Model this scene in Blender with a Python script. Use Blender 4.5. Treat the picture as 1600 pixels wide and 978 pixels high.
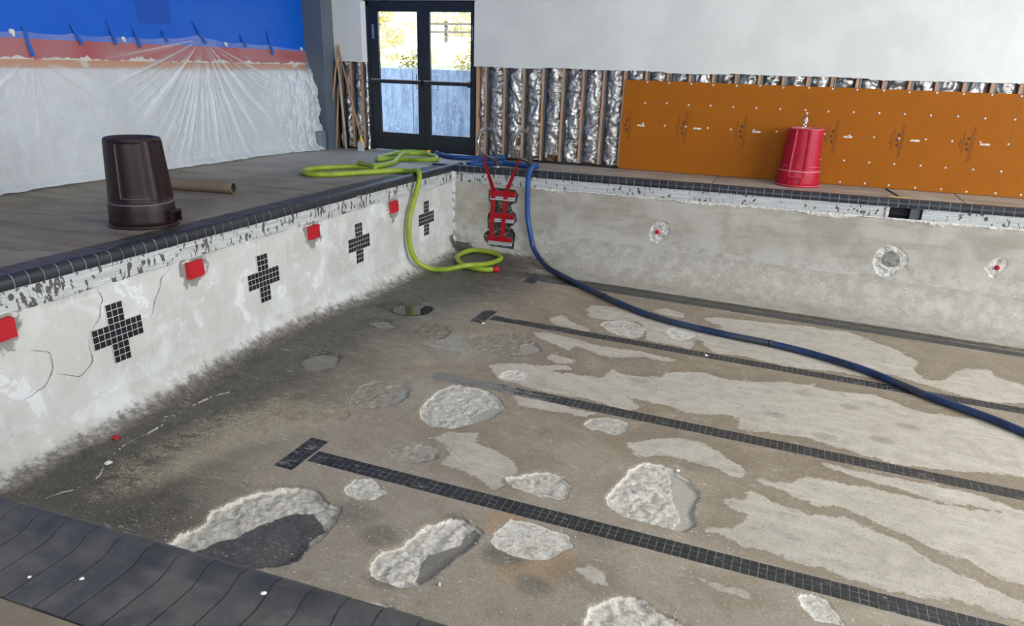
import bpy, math, random
import numpy as np
from mathutils import Matrix, Vector
random.seed(7); RNG = np.random.default_rng(7)
for o in list(bpy.data.objects): bpy.data.objects.remove(o)
SC = bpy.context.scene; COL = SC.collection
PI = math.pi

# ------------------------------------------------------------------ camera
cam_d = bpy.data.cameras.new('camera'); cam = bpy.data.objects.new('camera', cam_d); COL.objects.link(cam)
cam_d.sensor_fit = 'HORIZONTAL'; cam_d.sensor_width = 36.0; cam_d.lens = 1167.87*36/1600
cam_d.shift_y = (600.0-489.0)/1600; cam_d.clip_start = .05; cam_d.clip_end = 200
_rx, _ry, _rz = 1.16722, -0.02908, 0.35849
CAMPOS = Vector((4.7523, -10.3397, 1.4009))
cam.matrix_world = Matrix.Translation(CAMPOS) @ Matrix.Rotation(_rz, 4, 'Z') @ Matrix.Rotation(_ry, 4, 'Y') @ Matrix.Rotation(_rx, 4, 'X')
SC.camera = cam

# ------------------------------------------------------------------ sky, sun, window light, exposure
vs = SC.view_settings
vs.view_transform = 'Standard'; vs.look = 'None'; vs.gamma = 1.0; vs.use_curve_mapping = False; vs.exposure = 0.06
W = bpy.data.worlds.new('sky'); SC.world = W; W.use_nodes = True
bg = W.node_tree.nodes['Background']; bg.inputs[0].default_value = (.60, .76, 1.0, 1); bg.inputs[1].default_value = 3.0

def light(name, kind, loc, aim, energy, color, **kw):
    d = bpy.data.lights.new(name, kind); o = bpy.data.objects.new(name, d); COL.objects.link(o)
    d.energy = energy; d.color = color; o.location = loc
    o.rotation_euler = (Vector(aim)-Vector(loc)).to_track_quat('-Z', 'Y').to_euler()
    for k, v in kw.items(): setattr(d, k, v)
    return o
light('sun', 'SUN', (7, -13, 20), (-1.0, 6, 0), 9.0, (1, .93, .78), angle=.02)
# daylight through the tall right-hand windows; the unseen rear lamp is added fill
light('window_light_right', 'AREA', (13.2, -6.2, 2.75), (0, -4.6, 0.2), 960, (1, .985, .96), shape='RECTANGLE', size=10.0, size_y=3.4)
light('rear_fill_light', 'AREA', (4.5, -15.6, 2.9), (1.5, 0, .8), 430, (.97, .985, 1), shape='RECTANGLE', size=9.0, size_y=3.0)
_p = light('door_sky_portal', 'AREA', (-1.15, 1.42, 1.2), (-1.15, -3, 1.2), 1, (1, 1, 1), shape='RECTANGLE', size=1.75, size_y=2.1); _p.data.cycles.is_portal = True

# ------------------------------------------------------------------ helpers
def S(h):
    h = h.lstrip('#'); c = [int(h[i:i+2], 16)/255 for i in (0, 2, 4)]
    return tuple((x/12.92 if x <= .04045 else ((x+.055)/1.055)**2.4) for x in c)+(1,)

class G:
    """small node-graph builder"""
    def __init__(s, name):
        s.m = bpy.data.materials.new(name); s.m.use_nodes = True; s.t = s.m.node_tree; s.t.nodes.clear()
        s.out = s.t.nodes.new('ShaderNodeOutputMaterial'); s._p = None
    def n(s, typ, ins=None, **props):
        nd = s.t.nodes.new(typ)
        for k, v in props.items(): setattr(nd, k, v)
        for k, v in (ins or {}).items(): s.set(nd.inputs[k], v)
        return nd
    def set(s, sock, v):
        if v is None: return
        if isinstance(v, bpy.types.NodeSocket): s.t.links.new(v, sock)
        else: sock.default_value = v
    def pos(s):
        if s._p is None: s._p = s.n('ShaderNodeNewGeometry').outputs['Position']
        return s._p
    def obj(s): return s.n('ShaderNodeTexCoord').outputs['Object']
    def xyz(s, v=None): return s.n('ShaderNodeSeparateXYZ', {0: v or s.pos()}).outputs
    def scale(s, sc, v=None): return s.n('ShaderNodeVectorMath', {0: v or s.pos(), 1: sc}, operation='MULTIPLY').outputs[0]
    def noise(s, scale, detail=4, rough=.55, dist=0, v=None):
        return s.n('ShaderNodeTexNoise', {'Vector': v or s.pos(), 'Scale': scale, 'Detail': detail, 'Roughness': rough, 'Distortion': dist}).outputs[0]
    def vor(s, scale, v=None, feature='F1', out='Distance', rnd=1):
        nd = s.n('ShaderNodeTexVoronoi', {'Vector': v or s.pos(), 'Scale': scale, 'Randomness': rnd}, feature=feature)
        return nd.outputs[out]
    def math(s, op, a, b=0, c=None):
        nd = s.n('ShaderNodeMath', {0: a, 1: b}, operation=op)
        if c is not None: s.set(nd.inputs[2], c)
        return nd.outputs[0]
    def add(s, a, b): return s.math('ADD', a, b)
    def mul(s, a, b): return s.math('MULTIPLY', a, b)
    def sm(s, v, lo, hi, a=0, b=1):
        return s.n('ShaderNodeMapRange', {0: v, 1: lo, 2: hi, 3: a, 4: b}, interpolation_type='SMOOTHSTEP').outputs[0]
    def mix(s, f, a, b, mode='MIX'):
        nd = s.n('ShaderNodeMix', data_type='RGBA', blend_type=mode)
        s.set(nd.inputs[0], f); s.set(nd.inputs[6], a); s.set(nd.inputs[7], b)
        return nd.outputs[2]
    def attr(s, name): return s.n('ShaderNodeAttribute', attribute_name=name).outputs['Fac']
    def bump(s, h, strength=.3, dist=.01, normal=None):
        return s.n('ShaderNodeBump', {'Strength': strength, 'Distance': dist, 'Height': h, 'Normal': normal}).outputs[0]
    def bsdf(s, color, rough=.6, metal=0, normal=None, **kw):
        p = s.n('ShaderNodeBsdfPrincipled', {'Base Color': color, 'Roughness': rough, 'Metallic': metal, 'Normal': normal})
        for k, v in kw.items(): s.set(p.inputs[k], v)
        s.t.links.new(p.outputs[0], s.out.inputs[0]); return s.m
def plain(name, hexc, rough=.6, metal=0, var=.12, scale=12, bump=.0, **kw):
    g = G(name); c = S(hexc); n = g.noise(scale, 5)
    d = tuple(x*(1-var*1.6) for x in c[:3])+(1,); l = tuple(min(1, x*(1+var)) for x in c[:3])+(1,)
    nm = g.bump(g.noise(scale*6, 4), .4, bump) if bump else None
    return g.bsdf(g.mix(g.sm(n, .3, .7), d, l), rough, metal, nm, **kw)

def link(name, me, mat=None, parent=None):
    o = bpy.data.objects.new(name, me); COL.objects.link(o)
    if mat is not None:
        if len(me.materials) == 0: me.materials.append(mat)
    if parent is not None: o.parent = parent
    return o
def mesh(name, V, F, mat=None, parent=None, smooth=False):
    me = bpy.data.meshes.new(name); me.from_pydata([tuple(map(float, v)) for v in V], [], F); me.update()
    if smooth: me.shade_smooth()
    return link(name, me, mat, parent)
def grid_mesh(name, P, mat=None, parent=None, attrs=None, smooth=True):
    """P: (n,m,3) array -> quad grid"""
    n, m, _ = P.shape; me = bpy.data.meshes.new(name)
    idx = np.arange(n*m, dtype=np.int32).reshape(n, m)
    q = np.stack([idx[:-1, :-1], idx[1:, :-1], idx[1:, 1:], idx[:-1, 1:]], -1).reshape(-1, 4)
    me.vertices.add(n*m); me.vertices.foreach_set('co', P.astype(np.float32).ravel())
    me.loops.add(q.size); me.loops.foreach_set('vertex_index', q.ravel())
    me.polygons.add(len(q)); me.polygons.foreach_set('loop_start', np.arange(0, q.size, 4, dtype=np.int32))
    me.polygons.foreach_set('loop_total', np.full(len(q), 4, np.int32))
    me.update(calc_edges=True)
    for k, a in (attrs or {}).items():
        at = me.attributes.new(k, 'FLOAT', 'POINT'); at.data.foreach_set('value', np.asarray(a, np.float32).ravel())
    if smooth: me.shade_smooth()
    return link(name, me, mat, parent)
def boxvf(x0, x1, y0, y1, z0, z1, V, F):
    b = len(V)
    V += [(x0,y0,z0),(x1,y0,z0),(x1,y1,z0),(x0,y1,z0),(x0,y0,z1),(x1,y0,z1),(x1,y1,z1),(x0,y1,z1)]
    F += [tuple(b+i for i in f) for f in ((0,3,2,1),(4,5,6,7),(0,1,5,4),(1,2,6,5),(2,3,7,6),(3,0,4,7))]
def box(name, x0, x1, y0, y1, z0, z1, mat=None, parent=None, bevel=0):
    V, F = [], []; boxvf(x0, x1, y0, y1, z0, z1, V, F); o = mesh(name, V, F, mat, parent)
    if bevel:
        md = o.modifiers.new('bevel', 'BEVEL'); md.width = bevel; md.segments = 2; md.limit_method = 'ANGLE'
    return o
def boxes(name, L, mat=None, parent=None):
    V, F = [], []
    for b in L: boxvf(*b, V, F)
    return mesh(name, V, F, mat, parent)
def catmull(P, step=.03):
    P = [Vector(p) for p in P]; Q = [P[0]*2-P[1]]+P+[P[-1]*2-P[-2]]; out = []
    for i in range(1, len(Q)-2):
        a, b, c, d = Q[i-1:i+3]; n = max(2, int((c-b).length/step))
        for k in range(n):
            t = k/n
            out.append(.5*((2*b)+(c-a)*t+(2*a-5*b+4*c-d)*t*t+(3*b-a-3*c+d)*t**3))
    out.append(P[-1]); return out
def tube(name, path, r, mat=None, parent=None, seg=12, spline=True, step=.03, caps=True, rf=None):
    pts = catmull(path, step) if spline else [Vector(p) for p in path]
    V, F = [], []; t0 = (pts[1]-pts[0]).normalized()
    u = t0.orthogonal().normalized(); prev = t0
    for i, p in enumerate(pts):
        t = (pts[min(i+1, len(pts)-1)]-pts[max(i-1, 0)]).normalized()
        if t.length < .5: t = prev
        u = (prev.rotation_difference(t) @ u); u = (u-t*u.dot(t)).normalized(); w = t.cross(u); prev = t
        rr = rf(i/(len(pts)-1)) if rf else r
        for k in range(seg):
            a = 2*PI*k/seg; V.append(p+(u*math.cos(a)+w*math.sin(a))*rr)
    n = len(pts)
    for i in range(n-1):
        for k in range(seg):
            k2 = (k+1) % seg; F.append((i*seg+k, i*seg+k2, (i+1)*seg+k2, (i+1)*seg+k))
    if caps: F += [tuple(range(seg))[::-1], tuple((n-1)*seg+k for k in range(seg))]
    return mesh(name, V, F, mat, parent, True)
def lathe(name, prof, mat=None, parent=None, seg=32, rfun=None, loc=(0, 0, 0), arc=None):
    V, F = [], []; m = len(prof)
    for k in range(seg):
        a = 2*PI*k/seg
        for i, (r, z) in enumerate(prof):
            rr = r if rfun is None else rfun(r, z, a)
            V.append((loc[0]+rr*math.cos(a), loc[1]+rr*math.sin(a), loc[2]+z))
    for k in range(seg):
        k2 = (k+1) % seg
        for i in range(m-1): F.append((k*m+i, k2*m+i, k2*m+i+1, k*m+i+1))
    return mesh(name, V, F, mat, parent, True)
def thing(name, label, cat, loc=(0, 0, 0), rz=0, group=None):
    o = bpy.data.objects.new(name, None); COL.objects.link(o); o.location = loc; o.rotation_euler = (0, 0, rz); o.empty_display_size = .1
    return tag(o, label, cat, group)
def tag(o, label, cat=None, group=None):
    o['label'] = label
    if cat: o['category'] = cat
    if group: o['group'] = group
    return o
def struct(o, label=None):
    o['kind'] = 'structure'
    if label: o['label'] = label
    return o
def root(name, label=None):
    o = bpy.data.objects.new(name, None); COL.objects.link(o); o.empty_display_size = .1; return struct(o, label)
def inst(src, parent=None, loc=(0, 0, 0), rot=None, name=None):
    c = src.copy(); COL.objects.link(c); c.parent = parent; c.location = loc
    if rot is not None: c.rotation_euler = rot
    if name: c.name = name
    return c
# numpy noise
def _h(ix, iy, seed):
    n = (ix.astype(np.int64)*374761393+iy.astype(np.int64)*668265263+seed*974711) & 0x7fffffff
    n = ((n ^ (n >> 13))*1274126177) & 0x7fffffff
    return ((n ^ (n >> 16)) & 0xffff)/65535.0
def vnoise(x, y, seed=0):
    ix, iy = np.floor(x), np.floor(y); fx, fy = x-ix, y-iy
    fx = fx*fx*(3-2*fx); fy = fy*fy*(3-2*fy)
    a, b, c, d = _h(ix, iy, seed), _h(ix+1, iy, seed), _h(ix, iy+1, seed), _h(ix+1, iy+1, seed)
    return (a*(1-fx)+b*fx)*(1-fy)+(c*(1-fx)+d*fx)*fy
def fbm(x, y, seed=0, oct=4):
    s = 0; a = .5; t = 0
    for k in range(oct): s = s+a*vnoise(x*2**k, y*2**k, seed+k*17); t += a; a *= .55
    return s/t
def sst(v, lo, hi):
    t = np.clip((v-lo)/(hi-lo), 0, 1); return t*t*(3-2*t)
def sdf(poly, X, Y, clip=.25):
    """signed distance, positive inside, evaluated only near the polygon"""
    P = np.array(poly); out = np.full(X.shape, -clip)
    m = (X > P[:, 0].min()-clip) & (X < P[:, 0].max()+clip) & (Y > P[:, 1].min()-clip) & (Y < P[:, 1].max()+clip)
    if not m.any(): return out
    x, y = X[m], Y[m]; d2 = np.full(x.shape, 1e9); ins = np.zeros(x.shape, bool)
    for (ax, ay), (bx, by) in zip(P, np.roll(P, -1, 0)):
        ex, ey = bx-ax, by-ay; t = np.clip(((x-ax)*ex+(y-ay)*ey)/(ex*ex+ey*ey+1e-12), 0, 1)
        d2 = np.minimum(d2, (x-ax-t*ex)**2+(y-ay-t*ey)**2)
        c = ((ay > y) != (by > y)) & (x < (bx-ax)*(y-ay)/(by-ay+1e-12)+ax); ins ^= c
    d = np.sqrt(d2); out[m] = np.clip(np.where(ins, d, -d), -clip, clip); return out
# ------------------------------------------------------------------ measurements (metres; pool corner = origin, deck = 0, x along the far wall, y away)
AX, AY, Z0 = -.0294, .009, -1.2098
def FZ(x, y): return Z0+AX*x+AY*y
TP = .0525                                   # mosaic pitch
LANE_Y = [-.9177-k*1.7743 for k in range(4)] # far ... near
YB = 1.219                                   # face of the orange board
NEAR = -8.90                                 # near pool wall
PX1 = 11.6                                   # far right end of the pool
RL, RF = .22, .42                            # cove radii (left wall, far wall)
def RFX(x): return np.interp(x, [0, 1.1, 2.0], [.12, .12, RF])   # tighter cove by the ladder

# ------------------------------------------------------------------ materials
def mat_floor():
    g = G('pool_floor_plaster'); p = g.pos(); X = g.xyz()
    n1 = g.noise(7, 7, .62); n2 = g.noise(26, 5, .6); n3 = g.noise(1.6, 5, .6); nf = g.noise(130, 3, .7); n4 = g.noise(3.2, 6, .66, .8)
    streak = g.noise(1, 6, .65, .6, g.scale((3, 12, 3)))
    dist = g.add(g.mul(g.add(n1, -.5), .17), g.mul(g.add(n2, -.5), .08))
    drs = g.add(g.attr('dry'), dist); dry = g.sm(drs, -.006, .012)
    cin = g.add(g.attr('crat'), g.mul(dist, .18)); crat = g.sm(cin, -.004, .007); cw = g.attr('cwhite')
    mud = g.sm(g.add(g.attr('mud'), g.mul(dist, .25)), -.006, .010)
    mdk = g.attr('mdark'); dark = g.attr('dark'); vein = g.attr('vein'); wet = g.attr('wet')
    base = g.mix(g.sm(n3, .34, .66), S('837560'), S('988a74'))
    base = g.mix(g.mul(g.sm(n4, .46, .62), .55), base, S('766855'))
    base = g.mix(g.mul(g.sm(n2, .56, .72), .45), base, S('a69a86'))
    base = g.mix(g.mul(g.sm(streak, .58, .72), .4), base, S('aca08e'))
    base = g.mix(g.mul(g.sm(X[1], -4.4, -6.6), g.sm(n1, .30, .6, .35, .75)), base, S('a39a8a'))
    rust = g.attr('rust'); base = g.mix(g.mul(g.sm(g.add(rust, g.mul(g.add(n1, -.5), .9)), .3, .6), .6), base, S('a5855c'))
    # damp halo just outside the dry areas
    base = g.mix(g.mul(g.sm(g.attr('dry'), -.20, -.01), .45), base, S('75664f'))
    tan = g.mix(g.sm(n1, .35, .7), S('bab2a3'), S('a9a193'))
    tan = g.mix(g.mul(g.sm(streak, .46, .66), .6), tan, S('c6c0b5'))
    tan = g.mix(g.mul(g.sm(n4, .52, .66), .6), tan, S('a29b8f'))
    base = g.mix(dry, base, g.mix(g.mul(g.attr('spot'), .45), tan, S('7d7364')))
    # grime toward the left wall, along the far cove and in smudges
    nd = g.sm(g.add(g.mul(n1, .55), g.add(g.mul(n3, .3), g.mul(streak, .3))), .44, .70)
    gm = g.mix(nd, S('4b463d'), S('7f7767')); gd = g.mix(nd, S('1c1b19'), S('443f37'))
    gm = g.mix(g.sm(dark, .5, 1.0), gm, gd)
    gm = g.mix(g.mul(g.sm(g.noise(48, 5, .75), .56, .68), .40), gm, S('7c766a'))
    base = g.mix(g.sm(g.add(dark, g.mul(g.add(n1, -.5), 1.3)), .10, .66), base, gm)
    # worn, vein-like rubbed spots
    vw = g.n('ShaderNodeTexNoise', {'Vector': g.scale((1, 1.6, 1)), 'Scale': 17, 'Detail': 5, 'Roughness': .6, 'Distortion': 1.6}).outputs[0]
    vline = g.mul(g.sm(g.math('ABSOLUTE', g.add(vw, -.5)), .060, .0), g.sm(n1, .38, .52))
    base = g.mix(g.mul(vline, g.mul(vein, .95)), base, S('b5aa92'))
    # craters: knocked down to the pale coarse render
    nb = g.noise(19, 7, .68, .8); nbig = g.noise(5.5, 5, .6, .5); pits = g.sm(g.vor(75), .16, .06)
    cc = g.mix(g.sm(nb, .36, .60), S('b4afa2'), S('e6e2d7'))
    cc = g.mix(g.mul(g.sm(nbig, .46, .62), .6), cc, S('d6d2c6'))
    cc = g.mix(g.mul(g.sm(g.noise(85, 4, .75), .55, .66), .55), cc, S('8f8a7f'))
    cc = g.mix(g.mul(pits, g.mul(g.sm(n2, .46, .58), .85)), cc, S('6a655d'))
    cd = g.mix(g.sm(nb, .36, .66), S('5c574c'), S('877f6c'))
    cc = g.mix(cw, cd, cc)
    rim = g.sm(g.math('ABSOLUTE', g.add(cin, -.006)), .012, .0)
    cc = g.mix(g.mul(rim, g.mul(cw, .75)), cc, S('ebe8de'))
    base = g.mix(g.mul(crat, g.math('MINIMUM', 1, g.add(.15, g.mul(cw, 3)))), base, cc)
    mc = g.mix(mdk, g.mix(n2, S('a39f92'), S('aeaa9d')), g.mix(g.sm(n1, .35, .65), S('3a3937'), S('53504b')))
    mc = g.mix(g.mul(g.sm(g.noise(70, 4, .7), .66, .70), .35), mc, S('7e7a72'))
    base = g.mix(mud, base, mc)
    # speckles of loose plaster and dark pits
    sp = g.sm(g.vor(19), .085, .05); sp2 = g.sm(g.vor(43), .10, .05); sp3 = g.sm(g.vor(70), .15, .08)
    base = g.mix(g.mul(g.mul(sp, .8), g.sm(n3, .42, .56)), base, S('dcd8cd'))
    base = g.mix(g.mul(sp3, g.mul(g.sm(n4, .46, .60), .5)), base, S('cfcabd'))
    base = g.mix(g.mul(sp2, g.mul(g.sm(n1, .48, .62), .75)), base, S('46423b'))
    fine = g.sm(nf, .35, .68); nm2 = g.noise(58, 4, .75); base = g.mix(g.mul(g.sm(nm2, .54, .70), .34), base, S('d6d0c2')); base = g.mix(g.mul(g.sm(nm2, .46, .32), .42), base, S('38332a'))
    base = g.mix(g.mul(fine, .12), base, S('d2ccbe')); base = g.mix(g.mul(g.sm(nf, .46, .30), .25), base, S('3d382f'))
    scr = g.noise(1, 3, .6, 1.0, g.scale((9, 40, 9))); base = g.mix(g.mul(g.sm(scr, .62, .68), g.mul(g.sm(n3, .40, .55), .5)), base, S('cbc5b8'))
    # plaster of the two coves
    pw = g.attr('plaw'); pg = g.attr('plag')
    n5 = g.noise(13, 7, .75); w1 = g.noise(2.2, 6, .6, .4)
    wl = g.mix(g.sm(w1, .42, .60), S('bdbbb6'), S('cfd0cf'))
    wl = g.mix(g.mul(g.sm(n1, .52, .70), .6), wl, S('dcdedd'))
    fw = g.mix(g.sm(n1, .35, .7), S('9e998d'), S('b4b0a6'))
    fw = g.mix(g.mul(g.sm(n2, .58, .70), .7), fw, S('cdcac1'))
    base = g.mix(g.sm(g.add(pg, g.mul(g.add(n5, -.5), 1.1)), .35, .65), base, fw)
    gk = g.add(g.attr('gunk'), g.mul(g.add(n5, -.5), 1.2))
    base = g.mix(g.sm(gk, .30, .75), base, g.mix(g.sm(n2, .35, .65), S('201f1d'), S('57534b')))
    pk = g.add(pw, g.mul(g.add(n5, -.5), 1.1))
    base = g.mix(g.mul(g.sm(pk, .18, .50), .8), base, S('87827a'))
    base = g.mix(g.sm(pk, .40, .72), base, wl)
    one = lambda v: (v, v, v, 1)
    rough = g.mix(g.sm(dark, .2, .8), g.mix(dry, one(.55), one(.78)), one(.48))
    rough = g.mix(crat, rough, one(.82)); rough = g.mix(mud, rough, one(.30))
    rough = g.mix(g.mul(wet, g.sm(n2, .30, .5)), rough, one(.22))
    h = g.add(g.mul(g.noise(30, 8, .7), .55), g.mul(nf, .30))
    h = g.add(h, g.mul(crat, g.add(g.mul(nb, 2.0), g.mul(pits, -.35))))
    h = g.mul(h, g.math('SUBTRACT', 1, g.mul(mud, .93)))
    h = g.mul(h, g.math('SUBTRACT', 1, g.mul(wet, .55)))
    nm = g.bump(h, .55, .013)
    return g.bsdf(base, rough, 0, nm)
M_FLOOR = mat_floor()

def mat_wall_left():
    g = G('white_plaster'); X = g.xyz()
    n1 = g.noise(2.2, 6, .6, .4); n2 = g.noise(9, 6, .65); n3 = g.noise(45, 4, .7)
    sc = g.noise(1, 5, .6, .5, g.scale((1, 2.2, 9)))
    c = g.mix(g.sm(n1, .42, .60), S('bdbbb6'), S('cfd0cf'))
    c = g.mix(g.mul(g.sm(n2, .52, .70), .6), c, S('dcdedd'))
    c = g.mix(g.mul(g.sm(X[2], -.85, -1.05), .35), c, S('d2d6da'))
    c = g.mix(g.mul(g.sm(sc, .58, .72), .5), c, S('ded9d2'))
    c = g.mix(g.mul(g.sm(g.noise(1.1, 4, .55, .3), .50, .515), .55), c, S('c3c1bb'))
    c = g.mix(g.sm(n1, .60, .62), c, S('d9dbdb'))
    st = g.noise(1, 4, .6, 0, g.scale((1, 14, 1.5)))
    c = g.mix(g.mul(g.sm(st, .58, .75), .35), c, S('a6a39b'))
    mort = g.sm(g.add(g.attr('mort'), g.mul(g.add(n2, -.5), .40)), -.01, .02)
    c = g.mix(mort, c, g.mix(n3, S('77756f'), S('99978f')))
    c = g.mix(g.mul(g.sm(g.vor(15), .06, .035), .8), c, S('f2f2ef'))
    h = g.add(g.mul(n2, .7), g.add(g.mul(n3, .25), g.mul(g.sm(n1, .63, .66), .25)))
    return g.bsdf(c, .72, 0, g.bump(h, .5, .012))
M_WALL_L = mat_wall_left()

def mat_wall_far():
    g = G('grey_plaster'); X = g.xyz(); z = X[2]; x = X[0]
    n1 = g.noise(1.7, 6, .6, .6); n2 = g.noise(8, 6, .65); n3 = g.noise(40, 5, .7)
    hz = g.noise(1, 5, .6, .3, g.scale((1.4, 1, 9)))
    c = g.mix(g.sm(n1, .36, .66), S('9c968a'), S('b4afa5'))
    c = g.mix(g.mul(g.sm(hz, .45, .72), .55), c, S('8f8778'))
    low = g.sm(z, -.55, -1.0)
    c = g.mix(g.mul(low, g.sm(n2, .36, .6)), c, S('bcb9b1'))
    c = g.mix(g.mul(low, g.mul(g.sm(g.noise(55, 3, .7), .60, .66), g.sm(n1, .45, .6))), c, S('e2e0d9'))
    c = g.mix(g.mul(g.sm(g.vor(11), .07, .03), .7), c, S('d9d7d0'))
    hl = g.sm(g.add(g.attr('hole'), g.mul(g.add(n2, -.5), .03)), -.003, .005)
    inn = g.sm(g.add(g.attr('hole_in'), g.mul(g.add(n2, -.5), .03)), -.003, .005)
    hc = g.mix(g.sm(g.noise(22, 6, .7, .8), .34, .60), S('9a978f'), S('dbd9d1'))
    hc = g.mix(inn, hc, S('85817a'))
    c = g.mix(hl, c, hc)
    rc = g.sm(g.add(g.attr('recess'), g.mul(g.add(n2, -.5), .09)), -.004, .006)
    c = g.mix(rc, c, g.mix(g.sm(g.noise(14, 6, .7), .42, .72), S('2f2c28'), S('96938b')))
    h = g.add(g.mul(n2, .5), g.add(g.mul(n3, .3), g.mul(g.math('MAXIMUM', hl, rc), g.mul(g.noise(24, 8, .75), 1.6))))
    return g.bsdf(c, .7, 0, g.bump(h, .5, .014))
M_WALL_F = mat_wall_far()

def mat_band(name, dens, along):
    g = G(name); X = g.xyz(); z = X[2]; u = X[along]
    n1 = g.noise(2.0, 5, .6); n3 = g.noise(60, 4, .7)
    line = g.noise(1, 3, .6, 0, g.scale((2, 2, 130)))
    c = g.mix(g.sm(line, .36, .62), S('a3a5a4'), S('c9cccc'))
    c = g.mix(g.mul(g.sm(n1, .45, .65), .5), c, S('b1b0aa'))
    chip = g.noise(1, 3, .6, .4, g.scale((26, 26, 12)))
    lo = g.add(dens, g.mul(g.add(n1, -.5), -.32))
    if along == 0: lo = g.math('SUBTRACT', lo, g.mul(g.sm(X[0], 1.6, .6), .045))
    k = g.sm(chip, lo, g.add(lo, .015))
    blk = g.vor(1, g.scale((9.5, 9.5, 6)), out='Color')
    b2 = g.sm(g.vor(1, g.scale((9, 9, 8)), 'F1'), .24, .20)
    k = g.math('MAXIMUM', k, g.mul(b2, g.sm(n1, .52, .54)))
    c = g.mix(k, c, g.mix(n3, S('3e3e3b'), S('62625d')))
    h = g.add(g.mul(line, .6), g.mul(k, -.8))
    return g.bsdf(c, .75, 0, g.bump(h, .45, .009))
M_BAND_L = mat_band('tile_bed_render', .575, 1)
M_BAND_F = mat_band('tile_bed_render_far', .615, 0)

def mat_tile():
    g = G('black_mosaic'); X = g.xyz(); o = g.n('ShaderNodeObjectInfo').outputs['Random']
    c = g.mix(o, S('141619'), S('24272b'))
    sm = g.n('ShaderNodeTexNoise', {'Vector': g.scale((9, 26, 20)), 'Scale': 1.0, 'Detail': 7, 'Roughness': .72, 'Distortion': .8}).outputs[0]
    reg = g.noise(1.7, 4, .6)
    far = g.sm(X[0], 3.6, 1.6)                      # lane ends are coated in plaster residue
    lo = g.math('SUBTRACT', .615, g.add(g.mul(g.sm(reg, .42, .66), .07), g.mul(far, g.add(.04, g.mul(g.sm(g.math('ABSOLUTE', g.add(X[1], 4.466)), .3, .15), .20)))))
    k = g.sm(sm, lo, g.add(lo, .07))
    c = g.mix(g.mul(k, .75), c, S('908d88'))
    return g.bsdf(c, g.mix(k, (.32,)*3+(1,), (.8,)*3+(1,)), 0, g.bump(sm, .2, .004))
def z_of(g): return g.xyz()[2]
M_TILE = mat_tile()
M_GROUT = plain('grout', '7b7975', .85, 0, .2, 9)
M_GROUTL = plain('wall_grout', 'c2c2bf', .85, 0, .08, 9)
M_RIDGE = plain('dusty_ridge', '9d988d', .9, 0, .35, 14)

def mat_coping():
    g = G('dark_coping_tile'); X = g.xyz(); z = X[2]; o = g.n('ShaderNodeObjectInfo').outputs['Random']
    n = g.noise(6, 6, .65); n2 = g.noise(28, 5, .7)
    c = g.mix(o, S('20242b'), S('2c3037'))
    nz = g.xyz(g.n('ShaderNodeNewGeometry').outputs['Normal'])[2]
    flat = g.mul(g.sm(z, .026, .006), g.sm(nz, .80, .97)); near = g.sm(X[1], -8.3, -8.7)
    dust = g.mul(flat, g.add(.35, g.mul(g.sm(n, .36, .66), .5)))
    dust = g.math('MAXIMUM', dust, g.mul(near, g.add(.18, g.mul(g.sm(n, .38, .66), .42))))
    dc = g.mix(g.sm(X[0], .5, 2.0), g.mix(n2, S('4a4640'), S('5d574e')), g.mix(n2, S('55534f'), S('65625d')))
    c = g.mix(dust, c, dc)
    c = g.mix(g.mul(g.sm(n2, .62, .74), .35), c, S('77746e'))
    return g.bsdf(c, g.mix(dust, (.38,)*3+(1,), (.70,)*3+(1,)), 0, g.bump(g.add(n, n2), .15, .006))
M_COPING = mat_coping()
M_COPING_G = plain('coping_grout', 'b3b2ae', .85, 0, .25, 6)
M_COPING_GD = plain('coping_grout_dark', '2c2d2e', .8, 0, .25, 6)

def mat_deck(name, a, b, dk):
    g = G(name); X = g.xyz()
    n1 = g.noise(1.3, 6, .62, .5); n2 = g.noise(7, 6, .65); n3 = g.noise(90, 3, .7)
    br = g.noise(1, 5, .6, .4, g.scale((1.2, 5, 1)))
    c = g.mix(g.sm(n1, .35, .66), S(a), S(b))
    c = g.mix(g.mul(g.sm(br, .45, .70), .65), c, S(dk))
    if name == 'deck_concrete_dirty': c = g.mix(g.mul(g.sm(g.add(X[1], g.mul(g.add(n1, -.5), 2.0)), -3.2, .6), .72), c, S('b4b1ab'))  # pale dust towards the door, with the door's sheen put into the colour
    c = g.mix(g.mul(g.sm(n2, .60, .75), .35), c, S('c9c3b8'))
    c = g.mix(g.mul(g.sm(g.vor(9), .05, .02), .8), c, S('d8d3c8'))
    return g.bsdf(c, g.mix(n2, (.45,)*3+(1,), (.75,)*3+(1,)), 0, g.bump(g.add(g.mul(n2, .5), g.mul(n3, .4)), .35, .008))
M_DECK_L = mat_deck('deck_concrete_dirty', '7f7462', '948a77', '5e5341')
M_DECK_F = mat_deck('deck_concrete', '9d958a', 'b5ada1', '7b6f60')

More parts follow.
